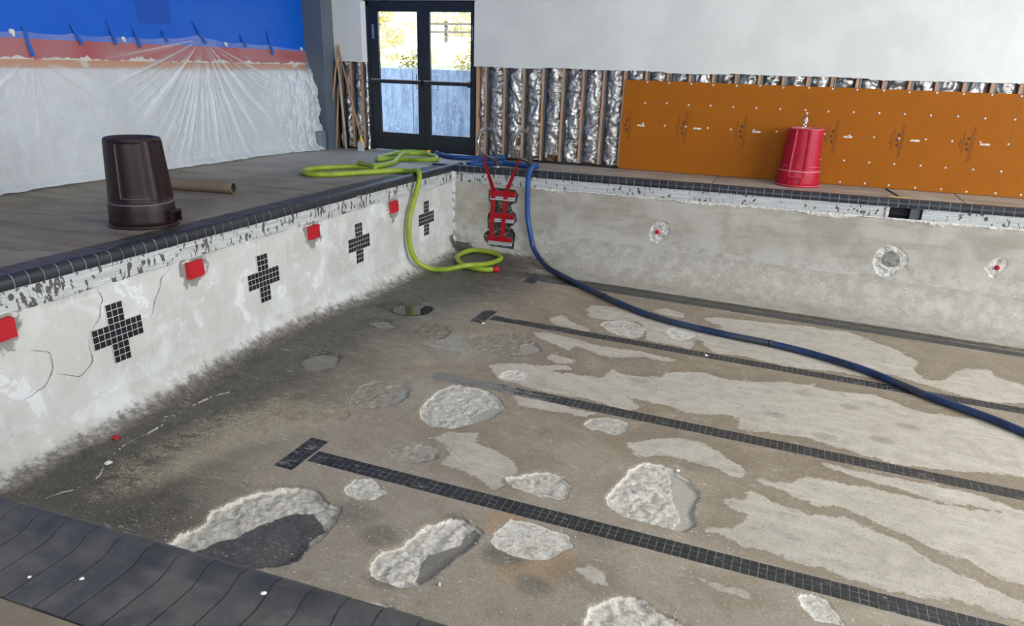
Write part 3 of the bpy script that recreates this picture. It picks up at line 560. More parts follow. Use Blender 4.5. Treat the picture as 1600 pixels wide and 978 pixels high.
for k, poly in CRATERS.items():
    d = sdf(poly, X, Y)+jit*.55; m = d > crat
    cwhite = np.where(d > -.05, np.where(m, CW[k], cwhite), cwhite); crat = np.maximum(crat, d)
    cdep = np.maximum(cdep, CD[k]*sst(d, -.004, .014))
mud = np.full(X.shape, -.25); mdark = np.zeros(X.shape)
MDK = dict(m1=1, m2=.62, m5=.0, m8=.15, m11=.3, m11b=.45, m13=.85, m14=1, m15=.85, m16=.55)
for k, poly in MUD.items():
    d = sdf(poly, X, Y)+jit*.5; mdark = np.where(d > -.06, MDK[k], mdark); mud = np.maximum(mud, d)
mf = sst(mud, -.01, .02)
pit = (fbm(X*13, Y*13, 21, 4)-.5)*.030+(fbm(X*38, Y*38, 22, 3)-.5)*.016
Z = Z-cdep+np.where(cdep > 0, pit*sst(cdep, .002, .009)*(1-mf)*np.clip(cdep/.014, .5, 1.2), 0)-rough_n*mf*.8
# crumbly lip round the pits
lip = np.exp(-((crat+.012)/.012)**2)*.005*np.clip(fbm(X*25, Y*25, 31, 2)*2-.7, 0, 1)*(cwhite > .2)
Z = Z+lip*(1-lane_mask)
DRY_BEYOND = [[(6.90, -4.40), (9.6, -4.6), (10.4, -3.5), (8.6, -2.95), (7.10, -3.25)], [(7.45, -1.9), (9.2, -1.7), (10.6, -2.1), (9.0, -2.6), (7.35, -2.50)], [(6.95, -5.75), (8.5, -6.0), (10.2, -5.9), (10.0, -5.1), (6.95, -4.95)]]   # the same dry bands carried on to the right
dry = np.full(X.shape, -.25)
for poly in DRY+DRY_BEYOND: dry = np.maximum(dry, sdf(poly, X, Y))
vein = sst(sdf(VEIN, X, Y), -.10, .15)
dark = sst(X, 2.15, .6)*.74+sst(X, 1.0, .3)*.48
dark = dark+sst(np.abs(Y+.86), .22, .03)*sst(X, .8, 2.2)*sst(X, 8.4, 6.0)*.75
dark = dark+sst(np.hypot(X-.9, (Y+1.2)*.9), 1.7, .5)*.35
dark = dark+sst(np.hypot(X-1.35, Y+7.6), 1.0, .35)*.40
smud = 0
for (sx, sy, sr, sa) in ((3.02, -6.55, .18, .5), (3.45, -6.75, .25, .6), (3.9, -6.35, .28, .4), (2.65, -6.9, .22, .55), (2.9, -7.25, .2, .5), (3.7, -6.95, .2, .45), (2.4, -6.75, .3, .4), (3.3, -5.55, .3, .35), (4.35, -5.1, .2, .3), (2.0, -6.9, .5, .45)):
    smud = np.maximum(smud, sa*sst(np.hypot(X-sx, (Y-sy)*1.2), sr, sr*.3))
dark = dark+smud
dark = np.clip(dark, 0, 1.1)-.35*vein*sst(X, .7, 1.0)
by = np.interp(Y, [-9, -7.4, -5.9, -4.4, -2.8, -1.4, 0], [.02, .02, .05, .10, .03, .010, .02])
plaw = np.clip(.5+(hl-by)*4-np.maximum(0, X-RL*.8)*2.2, 0, 1)*sst(Y, -.02, -.25)
plag = np.clip(.5+(Y+.66)*3.0, 0, 1)*sst(X, 1.0, 2.1)
plag = np.maximum(plag, np.clip(.42+(hf-.045)*7, 0, 1)*sst(hf, .001, .02)*sst(X, .15, .4))
wet = np.maximum(sst(np.hypot(X-1.72, Y+3.70), .62, .12), .8*sst(np.hypot(X-1.85, (Y+4.95)*.8), .50, .15))
spot = 0*X
for (sx, sy) in ((5.15, -3.24), (5.56, -3.37), (6.01, -3.58), (5.32, -4.12), (5.78, -3.97), (3.66, -3.68), (4.91, -3.87)):
    spot = np.maximum(spot, sst(np.hypot((X-sx)*.75, (Y-sy)*1.1), .10, .05))
rust = np.maximum(sst(np.hypot(X-3.62, Y+6.72), .45, .05), .8*sst(np.hypot(X-3.35, Y+6.45), .3, .05))
gunk = sst(np.abs(Y+.735), .15, .02)*sst(X, .9, 1.8)*(.60+.35*sst(X, 8.4, 6.4)-.12*sst(X, 2.5, 4.5))
gunk = np.maximum(gunk, sst(np.abs(Y+.92), .17, .06)*.45*sst(X, 1.0, 2.0))
P = np.stack([X, Y, Z+H], -1)
C_Z = None
floor = grid_mesh('floor', P, M_FLOOR, None, dict(dry=dry, crat=crat, cwhite=cwhite, mud=mud, mdark=mdark, dark=dark, vein=vein, plaw=plaw, plag=plag, wet=wet, gunk=gunk, spot=spot, rust=rust))
struct(floor, 'stained concrete pool floor with knocked-out pale craters and black lane lines')
def floor_z(x, y):
    return FZ(x, y)
# knocked-loose plaster ridge along the grimy side
def crack_strip(name, pts, w, mat, parent, to3, lift, seed, hump=0.0, broken=0.0):
    pts = [Vector((a, b, 0)) for a, b in pts]; q = catmull(pts, .02); r = random.Random(seed); V, F = [], []
    for i, p in enumerate(q):
        t = (q[min(i+1, len(q)-1)]-q[max(i-1, 0)]).normalized(); nx, ny = -t.y, t.x
        e = min(1, i/6, (len(q)-1-i)/6); slow = .5+.5*math.sin(i*.31+seed)*math.sin(i*.117+2*seed)
        ww = w*(.25+.75*e)*r.uniform(.45, 1.55)*(.35+1.1*slow if broken else 1); j = r.uniform(-1, 1)*w*.6
        for s, h in ((-1, 0), (0, hump*r.uniform(.4, 1.2)*(slow if broken else 1)), (1, 0)):
            V.append(to3(p.x+nx*(s*ww+j), p.y+ny*(s*ww+j), lift+h))
        if i and r.random() > broken*(1-slow): b = 3*i; F += [(b-3, b, b+1, b-2), (b-2, b+1, b+2, b-1)]
    return mesh(name, V, F, mat, parent, False)
crack_strip('plaster_ridge', FLOOR_CRACK, .007, M_RIDGE, floor, lambda x, y, l: (x, y, FZ(x, y)+max(0, float(cove(np.array(x), RL)))+l), .001, 4, .013, .75)

# lane markings ------------------------------------------------------
tV, tF = [], []; e = TP*.462
for (sx, sy) in ((-1,-1),(1,-1),(1,1),(-1,1)): tV.append((sx*e, sy*e, AX*sx*e+AY*sy*e-.003))
for (sx, sy) in ((-1,-1),(1,-1),(1,1),(-1,1)): tV.append((sx*(e-.0015), sy*(e-.0015), AX*sx*e+AY*sy*e+.0022))
tF = [(4,5,6,7),(0,1,5,4),(1,2,6,5),(2,3,7,6),(3,0,4,7)]
tile_me = bpy.data.meshes.new('mosaic_tile'); tile_me.from_pydata(tV, [], tF); tile_me.update(); tile_me.materials.append(M_TILE)
LANE_TXT = ['black tile lane line along the foot of the far wall', 'black tile lane line just below the blue hose, crossed by it',
            'black tile lane line in the middle of the pool floor with a worn start', 'wide black tile lane line nearest the camera with a clear T end']
lane_n = [0, 300, 250, 300]
for k, yl in enumerate(LANE_Y):
    r = root('lane_marking', LANE_TXT[k]); r['category'] = 'lane line'; r['kind'] = 'thing'
    x0 = {0: 1.72, 1: 1.72, 2: 1.86, 3: 1.72}[k]
    cells = []
    if k != 2: cells += [(1.625+(i-1)*TP, yl+(j-4)*TP) for i in range(3) for j in range(9)]
    nx = int((PX1-.4-x0)/TP)
    cells += [(x0+TP*(i+.5), yl+(j-1)*TP) for i in range(nx) for j in range(3)]
    V, F = [], []
    for (a0, a1, b0, b1) in ([(1.625-1.5*TP, 1.625+1.5*TP, yl-4.5*TP, yl+4.5*TP)] if k != 2 else [])+[(x0, x0+nx*TP, yl-1.5*TP, yl+1.5*TP)]:
        b = len(V); V += [(x, y, FZ(x, y)+z) for z in (-.02, .0012) for x, y in ((a0,b0),(a1,b0),(a1,b1),(a0,b1))]
        F += [(b+4,b+5,b+6,b+7),(b,b+1,b+5,b+4),(b+1,b+2,b+6,b+5),(b+2,b+3,b+7,b+6),(b+3,b,b+4,b+7)]
    mesh('grout_bed', V, F, M_GROUT, r)
    V, F = [], []
    for i, (x, y) in enumerate(cells):
        zz = FZ(x, y)+.0012+random.uniform(-.0008, .0008)
        if i < lane_n[k]:
            o = bpy.data.objects.new('mosaic_tile', tile_me); COL.objects.link(o); o.parent = r; o.location = (x, y, zz)
        else:
            b = len(V); V += [(x+v[0], y+v[1], zz+v[2]) for v in tV]; F += [tuple(b+q for q in f) for f in tF]
    if V:
        o = mesh('mosaic_tiles', V, F, M_TILE, r); o['kind'] = 'stuff'

# ------------------------------------------------------------------ pool walls
BT, BB = -.050, -.205                        # tile bed from under the coping nose down to the plaster
# left wall (x = 0)
ys = np.arange(NEAR, .0001, .02); ys[-1] = 0; zs = np.linspace(0, 1, 52)
Yw, T = np.meshgrid(ys, zs, indexing='ij')
top = BB+(fbm(ys*3, ys*0, 41, 4)-.5)*.035; bot = FZ(0, ys)+RL
Zw = top[:, None]*(1-T)+bot[:, None]*T
xx = (fbm(Yw*1.5, Zw*1.5, 43, 4)-.5)*.016*sst(np.minimum(T, 1-T), 0, .1)
REDSQ = [-7.122, -5.345, -3.574, -1.817]
mort = np.full(Yw.shape, -.25)
for i, y in enumerate(REDSQ):
    dd = np.hypot((Yw-y+.015)*1.0, (Zw+.29)*.82); mort = np.maximum(mort, .150-dd)
xx = xx-sst(mort, -.01, .03)*.012+.012*np.clip(1-np.abs(Zw-top[:, None])/.03, 0, 1)*(fbm(Yw*20, Zw*20, 44, 3))
wl = grid_mesh('wall_pool_left', np.stack([xx, Yw, Zw], -1)[:, ::-1], M_WALL_L, None, dict(mort=mort[:, ::-1])); struct(wl, 'white patched plaster side of the empty pool with four tile crosses')
# its tile bed
def band_left():
    zs = np.linspace(BT, BB-.03, 10); Yb, Zb = np.meshgrid(np.arange(NEAR, .001, .03), zs, indexing='ij')
    xb = -.010+(fbm(Yb*12, Zb*30, 45, 3)-.5)*.006
    return grid_mesh('tile_bed', np.stack([xb, Yb, Zb], -1)[:, ::-1], M_BAND_L, wl)
band_left()
for i, pts in enumerate(WALL_CRACKS):
    crack_strip('crack', pts, .0022, M_CRACK, wl, lambda y, z, l: (l, y, z), .0075, 50+i)
# far wall (y = 0)
xs = np.concatenate([np.arange(0, 1.35, .012), np.arange(1.35, 8.4, .018), np.arange(8.4, PX1+.01, .1)]); zs = np.linspace(0, 1, 84)
Xw, T = np.meshgrid(xs, zs, indexing='ij')
top = BB+.004+(fbm(xs*3, xs*0, 61, 4)-.5)*.02; bot = FZ(xs, 0)+RFX(xs)
Zw = top[:, None]*(1-T)+bot[:, None]*T
yy = (fbm(Xw*1.5, Zw*1.5, 63, 4)-.5)*.010*sst(np.minimum(T, 1-T), 0, .1)
hole = np.full(Xw.shape, -.25); hin = np.full(Xw.shape, -.25)
for k in ('h1', 'h2', 'h3', 'h4'): hole = np.maximum(hole, sdf(HOLES[k], Xw, Zw))
hin = sdf(HOLES['h2in'], Xw, Zw)
jw = (fbm(Xw*16, Zw*16, 64, 4)-.5)*.05
rec = sdf(STEP_RECESS, Xw, Zw)
rn = (fbm(Xw*22, Zw*22, 65, 4)-.5)
yy = yy+sst(hole+jw*.5, -.005, .02)*(.012+rn*.045)-sst(hin, -.01, .01)*.012+sst(rec+jw*.5, -.005, .02)*(.05+rn*.05)
wf = grid_mesh('wall_pool_far', np.stack([Xw, yy, Zw], -1), M_WALL_F, None, dict(hole=hole, hole_in=hin, recess=rec)); struct(wf, 'grey beige plaster end of the empty pool with three broken-out holes')
SKX = (5.85, 6.24)
for (a, b) in ((0, SKX[0]), (SKX[1], PX1)):
    Xb, Zb = np.meshgrid(np.arange(a, b+.001, (b-a)/max(2, round((b-a)/.03))), np.linspace(BT, BB-.02, 10), indexing='ij')
    yb = .008-(fbm(Xb*12, Zb*30, 66, 3)-.5)*.006
    grid_mesh('tile_bed', np.stack([Xb, yb, Zb], -1), M_BAND_F, wf)
# ragged plaster lip left where the tiles were knocked off
xl = np.arange(1.25, 8.6, .010); nl = 7; u = np.linspace(0, 1, nl)
A, U = np.meshgrid(xl, u, indexing='ij')
hh = .018+.05*np.clip(fbm(xl*2.3, xl*0, 71, 4)*2-.75, 0, 1)+.03*np.exp(-((xl-6.42)/.12)**2)+.03*np.exp(-((xl-1.62)/.2)**2)+.012*vnoise(xl*40, xl*0, 72)
Zl = BB+.012-hh[:, None]*U
yl_ = -(.006+.026*vnoise(A*34, Zl*34+U, 73)*vnoise(A*9, A*0, 74))*np.sin(PI*np.clip(U*.9+.1, 0, 1))-.001
o = grid_mesh('plaster_lip', np.stack([A, yl_, Zl], -1), M_PLASTERG, wf, smooth=False); o['kind'] = 'stuff'
# corner fillet strip at the meeting of the walls
fa = np.linspace(0, PI/2, 9); fz = np.linspace(BT, -1.23, 60); FA, FZZ = np.meshgrid(fa, fz, indexing='ij')
grid_mesh('corner_fillet', np.stack([.052-.055*np.cos(FA), -.052+.055*np.sin(FA), FZZ], -1), M_WALL_L, wl)
# the near and right sides of the basin
wn = box('wall_pool_near', 0, PX1, NEAR-.3, NEAR, -1.8, -.055, M_WALL_L); struct(wn, 'near side of the pool under the camera')
wr = box('wall_pool_right', PX1, PX1+.2, NEAR-.3, .3, -1.8, -.03, M_WALL_F); struct(wr, 'right end of the pool')
# pool body behind the plaster, so that nothing shows through
box('pool_shell', -.30, -.03, NEAR-.3, .34, -1.8, -.06, M_DARKVOID, wl)
boxes('pool_shell', [(-.03, SKX[0], .10, .34, -1.8, -.06), (SKX[1], PX1, .10, .34, -1.8, -.06), (SKX[0], SKX[1], .10, .34, -1.8, -.215)], M_DARKVOID, wf)

# skimmer mouth
sk = thing('skimmer', 'dark skimmer opening cut in the tile bed under the far coping', 'skimmer', (6.045, 0, -.13))
boxes('housing', [(-.20, .20, .0, .33, -.082, -.074), (-.20, .20, .0, .33, .066, .074), (-.205, -.195, 0, .33, -.08, .07), (.195, .205, 0, .33, -.08, .07), (-.2, .2, .32, .335, -.08, .07)], M_BLACKP, sk)
box('weir_door', .07, .19, .03, .05, -.07, .06, plain('weathered_grey_plastic', '55575a', .6), sk, .008)
box('side_cheek', -.205, -.165, -.012, .05, -.085, .06, M_PLASTERG, sk, .006)

# ------------------------------------------------------------------ coping
PROF = [(-.010, -.060), (-.017, -.045), (-.018, -.02), (-.013, .004), (-.002, .020), (.018, .030), (.045, .033), (.068, .027), (.095, .012), (.13, .004), (.345, .0), (.345, -.05)]
CW_ = .345
def coping_piece(w, drop=0, name='coping_tile', mat=None):
    V, F = [], []; m = len(PROF)
    for s in (-w/2, w/2):
        for t, z in PROF: V.append((s, t+(drop if t < .05 and z < .02 else 0), z-drop))
    for i in range(m-1): F.append((i, i+1, m+i+1, m+i))
    F.append((m-1, 0, m, 2*m-1)); F.append(tuple(range(m))[::-1]); F.append(tuple(m+i for i in range(m)))
    me = bpy.data.meshes.new(name); me.from_pydata(V, [], F); me.update(); me.shade_smooth()
    me.materials.append(mat or M_COPING)
    try: me.set_sharp_from_angle(angle=math.radians(38))
    except Exception: pass
    return me
CP = .1125
cop_me = coping_piece(CP-.0055)
def coping_run(name, label, start, rz, n, dark=False, skip=()):
    """pieces side by side along local +x; local +y points away from the pool"""
    r = root(name, label); r.location = start; r.rotation_euler = (0, 0, rz)
    g = link('grout', coping_piece(n*CP, .0025, 'grout', M_COPING_GD if dark else M_COPING_G), None, r); g.location = (n*CP/2, 0, 0)
    for i in range(n):
        o = bpy.data.objects.new('coping_tile', cop_me); COL.objects.link(o); o.parent = r
        o.location = ((i+.5)*CP, random.uniform(-.001, .001), random.uniform(-.0012, .0012)); o.rotation_euler = (0, 0, random.uniform(-.004, .004))
    return r
# far: +x, away = +y ; left: along -y with away = -x ; near: along -x with away = -y
coping_run('coping_far', 'dark bullnose coping along the far edge of the pool', (0, 0, 0), 0, 102)
coping_run('coping_left', 'dark bullnose coping along the left edge of the pool', (0, -79*CP, 0), PI/2, 79)
coping_run('coping_near', 'dark dusty bullnose coping in the near corner of the picture', (2.765+CP*60, NEAR-.005, 0), PI, 85, True)
# mitred corner piece
c = np.concatenate([np.array([t for t, z in PROF[3:-1]])]); 
cx, cy = np.meshgrid(c, c, indexing='ij'); pz = np.array([z for t, z in PROF[3:-1]])
zz = np.interp(np.minimum(cx, cy), c, pz)
o = grid_mesh('coping_corner', np.stack([-cx, cy, zz], -1)[:, ::-1], M_COPING); o.location = (0, 0, 0); struct(o, 'corner coping tile where the two pool edges meet')

# ------------------------------------------------------------------ decks
def slabs(name, label, cuts, mk, mat):
    r = root(name, label)
    for a, b in zip(cuts[:-1], cuts[1:]): mk(a+.008, b-.008, r)
    return r
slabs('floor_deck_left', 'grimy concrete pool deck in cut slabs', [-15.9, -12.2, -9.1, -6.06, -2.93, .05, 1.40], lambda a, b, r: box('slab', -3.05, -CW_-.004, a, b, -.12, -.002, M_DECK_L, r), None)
slabs('floor_deck_far', 'pale strip of concrete deck below the orange boards', [-.34, .62, 3.68, 6.74, 9.8, 14], lambda a, b, r: box('slab', a, b, CW_+.003, 1.40, -.12, -.002, M_DECK_F, r), None)
slabs('floor_deck_near', 'concrete deck in front of the near coping', [-.34, 1.2, 4.2, 7.2, 10.2, 14], lambda a, b, r: box('slab', a, b, -15.9, NEAR-.005-CW_-.003, -.12, -.004, M_DECK_L, r), None)
o = box('floor_deck_right', PX1+.2, 14, NEAR-.4, CW_, -.12, -.002, M_DECK_F); struct(o, 'deck beyond the right end of the pool')
# ------------------------------------------------------------------ room shell
o = box('wall_left', -3.25, -3.05, -15.9, 1.6, -.1, 4.8, M_ROOM_L); struct(o, 'room wall painted blue above red, white and orange stripes')
o = box('trim_1', -3.05, -2.70, .90, YB+.02, -.02, 4.8, M_COLUMN, None, .004); struct(o, 'grey painted corner column')
wb = root('wall_back', 'white drywall cut off above bare studs and foil insulation')
DX0, DX1, DZ = -2.10, -.205, 2.262
ZD = 1.372
def ragged(x0, x1, seed):
    """drywall sheet whose cut lower edge is slightly torn"""
    n = max(2, int((x1-x0)/.02)); V, F = [], []; r = random.Random(seed)
    for i in range(n+1):
        x = x0+(x1-x0)*i/n; z = ZD+.004*math.sin(x*5+seed)+(r.uniform(-.012, .004) if r.random() < .25 else 0)+ (-.012 if int(x*1.1) % 3 == 0 else 0)
        V += [(x, 1.217, z), (x, 1.217, 4.8), (x, 1.233, 4.8), (x, 1.233, z)]
    for i in range(n):
        b = 4*i; F += [(b, b+4, b+5, b+1), (b+3, b+7, b+4, b), (b+2, b+6, b+7, b+3)]
    F += [(0, 1, 2, 3), (4*n+3, 4*n+2, 4*n+1, 4*n)]
    return mesh('drywall', V, F, M_DRY, wb)
ragged(-2.70, DX0-.075, 1); ragged(DX1, 14, 2)
box('drywall', DX0, DX1, 1.217, 1.233, DZ, 4.8, M_DRY, wb)
V, F = [], []; V = [(DX0-.075, 1.217, z) for z in (ZD, DZ)]+[(DX0+.004, 1.262, z) for z in (ZD, DZ)]+[(DX0-.075, 1.262, z) for z in (ZD, DZ)]
mesh('splayed_jamb', V, [(0, 2, 3, 1), (2, 4, 5, 3), (0, 1, 5, 4), (0, 4, 2), (1, 3, 5)], M_DRY, wb)
box('drywall', DX0-.075, DX0, 1.217, 1.233, DZ, 4.8, M_DRY, wb)
boxes('door_reveal', [(DX0-.015, DX1+.015, 1.217, 1.34, DZ, DZ+.012)], M_DRY, wb)
boxes('sheathing', [(-3.05, DX0-.02, 1.352, 1.40, -.1, 4.8), (DX1+.02, 14, 1.352, 1.40, -.1, 4.8), (DX0-.02, DX1+.02, 1.352, 1.40, DZ+.01, 4.8)], M_DARKVOID, wb)
box('bottom_plate', DX1+.01, 14, 1.236, 1.345, -.002, .035, M_DARKVOID, wb)
# studs
wood = bpy.data.meshes.new('wood_stud'); V, F = [], []; boxvf(-.019, .019, 0, .089, .03, 1.45, V, F); wood.from_pydata(V, [], F); wood.materials.append(M_STUD)
steel = bpy.data.meshes.new('steel_stud'); V, F = [], []
boxvf(-.012, .012, 0, .0015, .03, 1.45, V, F); boxvf(-.012, -.0105, 0, .09, .03, 1.45, V, F); boxvf(-.012, .012, .088, .09, .03, 1.45, V, F)
steel.from_pydata(V, [], F); steel.materials.append(M_STEELSTUD)
SX = [-.154]+[-.012+.3125*k for k in range(0, 33)]
for i, x in enumerate(SX):
    inst_o = bpy.data.objects.new('wood_stud', wood); COL.objects.link(inst_o); inst_o.parent = wb; inst_o.location = (x, 1.236, 0); inst_o.rotation_euler = (0, random.uniform(-.004, .004), 0)
    if i:
        s = bpy.data.objects.new('steel_stud', steel); COL.objects.link(s); s.parent = wb; s.location = (x+.035, 1.240, 0)
for x in (-2.62, -2.42, -2.215):
    s = bpy.data.objects.new('wood_stud', wood); COL.objects.link(s); s.parent = wb; s.location = (x, 1.236, 0)
    s = bpy.data.objects.new('steel_stud', steel); COL.objects.link(s); s.parent = wb; s.location = (x+.042, 1.242, 0)
# crinkled foil batts between the studs
def foil_mesh(w, z0, z1, seed):
    n, m = max(6, int(w/.015)), max(8, int((z1-z0)/.018)); a = np.linspace(0, 1, n); b = np.linspace(z0, z1, m)
    A, B = np.meshgrid(a, b, indexing='ij')
    bulge = .055*np.sin(PI*A)**.7
    wx = (fbm(A*w*6, B*4, seed+2, 2)-.5)*2.2; wy = (fbm(A*w*5+9, B*5, seed+3, 2)-.5)*2.2
    q = np.abs(fbm(A*w*5+3*seed+wx, B*4.5+wy, seed, 2)-.5)*2
    q2 = np.abs(fbm(A*w*15+wx*3, B*11+seed+wy*3, seed+5, 2)-.5)*2
    y = 1.322-bulge*(.55+.7*fbm(A*2, B*2.5, seed+9, 3))+.02-q*.085-q2*.028
    y = np.maximum(y, 1.242)
    return np.stack([A*w, y, B], -1)
VAR = [foil_mesh(.238, .03, 1.42, 100+i) for i in range(9)]
for i, x in enumerate(SX[1:]):
    x0 = x+.052
    if x < 2.1:
        grid_mesh('foil_batt', VAR[i % 9]+np.array([x0, 0, 0]), M_FOIL, wb, smooth=False)
    else:
        P = foil_mesh(.238, 1.10, 1.42, 200+i); P[..., 0] += x0
        grid_mesh('foil_batt', P, M_FOIL, wb, smooth=False)
P = foil_mesh(.11, .03, 1.42, 300); P[..., 0] += -.132; grid_mesh('foil_batt', P, M_FOIL, wb, smooth=False)
for i, (x, w) in enumerate(((-2.70, .07), (-2.575, .14), (-2.375, .14), (-2.19, .085))):
    P = foil_mesh(w, .03, 1.40, 310+i); P[..., 0] += x; grid_mesh('foil_batt', P, M_FOIL, wb, smooth=False)
# foil-faced strip against the door frame with red lettering scraps
P = foil_mesh(.062, .0, ZD-.01, 331); P[..., 0] += -2.168; P[..., 1] -= .03; grid_mesh('foil_strip', P, M_FOIL, wb, smooth=False)
boxes('red_print_scrap', [(-2.135, -2.118, 1.226, 1.236, .66, .78), (-2.140, -2.126, 1.226, 1.236, .50, .60)], M_REDF, wb)

o = box('ceiling', -3.25, 14.2, -16.1, 1.6, 4.8, 5.0, M_CEIL); struct(o)
wr_ = boxes('wall_right', [(14, 14.2, -16.1, 1.6, -.1, .85), (14, 14.2, -16.1, 1.6, 4.5, 4.8), (14, 14.2, -16.1, -11.4, .85, 4.5), (14, 14.2, -1.0, 1.6, .85, 4.5)], M_WALLG); struct(wr_)
wf_ = boxes('wall_front', [(-3.25, 14.2, -16.1, -15.9, -.1, 1.3), (-3.25, 14.2, -16.1, -15.9, 4.5, 4.8), (-3.25, 1.9, -16.1, -15.9, 1.3, 4.5), (11.1, 14.2, -16.1, -15.9, 1.3, 4.5)], M_WALLG); struct(wf_)
for nm, L in (('window_1', [(14.02, 14.14, y-.04, y+.04, .85, 4.5) for y in (-11.36, -8.8, -6.2, -3.6, -1.04)]), ('rear_lamp_frame', [(x-.04, x+.04, -16.08, -15.96, 1.3, 4.5) for x in (1.94, 4.2, 6.5, 8.8, 11.06)])):  # the rear bars are made up, set round the added fill lamp
    struct(boxes(nm, L, M_DOOR))

# ------------------------------------------------------------------ double door
dr = root('door_1', 'black metal double door with glass panes and push bars')
boxes('frame', [(DX0, DX0+.05, 1.250, 1.335, 0, DZ), (DX1-.035, DX1, 1.250, 1.335, 0, DZ), (DX0, DX1, 1.250, 1.335, DZ-.055, DZ), ], M_DOOR, dr)
box('sill', DX0+.02, DX1, 1.215, 1.345, -.001, .022, M_ALU, dr)
def leaf(x0, x1, gx0, gx1, hinge_left):
    L = box('leaf', x0, gx0, 1.262, 1.308, .03, 2.205, M_DOOR, dr)
    V, F = [], []
    for b in ((x0, gx0, 1.262, 1.308, .03, 2.205), (gx1, x1, 1.262, 1.308, .03, 2.205), (gx0, gx1, 1.262, 1.308, .03, .306), (gx0, gx1, 1.262, 1.308, 2.116, 2.205), (gx0, gx1, 1.268, 1.302, 1.072, 1.118)): boxvf(*b, V, F)
    L.data = bpy.data.meshes.new('leaf'); L.data.from_pydata(V, [], F); L.data.materials.append(M_DOOR)
    for z0, z1 in ((.306, 1.072), (1.118, 2.116)): box('glass_pane', gx0, gx1, 1.282, 1.288, z0, z1, M_GLASS, L)
    boxes('push_bar', [(x0+.02, x1-.02, 1.200, 1.235, 1.068, 1.118)], M_DOOR, L)
    boxes('bar_cover', [(x0+.02, x1-.02, 1.196, 1.237, 1.1185, 1.130)], M_STEEL, L)
    boxes('bar_bracket', [(x0+.03, x0+.08, 1.225, 1.262, 1.05, 1.14), (x1-.08, x1-.03, 1.225, 1.262, 1.05, 1.14)], M_DOOR, L)
    hx = gx1+.02 if hinge_left else gx0-.02
    s = -1 if hinge_left else 1
    tube('pull_handle', [(hx, 1.308, .99), (hx, 1.36, .99), (hx+s*.10, 1.375, 1.0), (hx+s*.10, 1.375, 1.21), (hx, 1.36, 1.22), (hx, 1.308, 1.22)], .011, M_STEEL, L, 10, False)
    sx = gx0+.02 if hinge_left else gx1-.06
    box('glass_label', sx, sx+.05, 1.279, 1.281, .308, .335, M_STICKER, L)
    return L
Lf = leaf(-2.046, -1.098, -1.895, -1.200, True); Rt = leaf(-1.092, -.243, -.980, -.284, False)
box('hinge_plate', -2.005, -1.965, 1.255, 1.262, 1.72, 1.93, M_STEEL, Lf)
box('hinge_plate', -.262, -.248, 1.255, 1.262, 1.72, 1.93, M_STEEL, Rt)

# ------------------------------------------------------------------ outside the door
o = box('ground_outside', -14, 12, 1.42, 4.4, -.25, -.06, M_EXT); struct(o, 'concrete path outside the door')
rw = root('retaining_wall', 'pale stained concrete retaining wall seen through the door'); rw['kind'] = 'structure'
for a, b in ((-14, -8.2), (-8.2, -5.4), (-5.4, -2.72), (-2.72, 0), (0, 5)):
    box('wall_panel', a+.006, b-.006, 4.0, 4.3, -.1, 1.275, M_EXT, rw, .01)
n = 60; hx = np.linspace(-22, 14, n); hy = np.linspace(4.3, 24, n); A, B = np.meshgrid(hx, hy, indexing='ij')
o = grid_mesh('hillside', np.stack([A, B, 1.15+(B-4.3)*.22+(fbm(A*.8, B*.8, 7, 4)-.5)*.5], -1), M_HILL); struct(o, 'dry sunlit slope above the retaining wall')
leafm = []
for mi, mt in enumerate((M_LEAF, M_LEAF2)):
    V, F = [], []; r = random.Random(mi)
    for i in range(170):
        a, b, h = r.uniform(0, 2*PI), r.uniform(0, 1)**.6*.5, r.uniform(.05, .8); c = Vector((b*math.cos(a), b*math.sin(a), h*(1-b*.6)))
        u = Vector((r.uniform(-1, 1), r.uniform(-1, 1), r.uniform(-.3, 1))).normalized()*.07; v = u.orthogonal().normalized()*.03
        k = len(V); V += [c-u, c+v, c+u, c-v]; F.append((k, k+1, k+2, k+3))
    me = bpy.data.meshes.new('hillside_shrub'); me.from_pydata(V, [], F); me.materials.append(mt); leafm.append(me)
rr = random.Random(5)
for i in range(40):
    x, y = rr.uniform(-5.2, -1.4), 4.7+i*.16; x -= (y-4)*.30
    o = bpy.data.objects.new('hillside_shrub', leafm[i % 2]); COL.objects.link(o); o.location = (x, y, 1.10+(y-4.3)*.22); s = rr.uniform(.35, .75); o.scale = (s, s, s*.8); o.rotation_euler = (0, 0, rr.uniform(0, 6))
    tag(o, 'sunlit dry shrub on the slope seen through the door glass', 'shrub', 'shrubs on the slope outside')
for i, z in enumerate((2.03, 2.20)):
    t = thing('slope_rail', ['lower', 'upper'][i]+' timber rail on the slope behind the right door pane', 'rail', (-3.1, 7.0, z), 0, 'rails on the slope')
    box('rail_bar', -.75, 1.2, -.02, .02, 0, .045, M_TIMBER, t)
    if i == 0: boxes('rail_post', [(a, a+.06, .021, .08, -.8, .25) for a in (-.35, 1.0)], M_TIMBER, t)
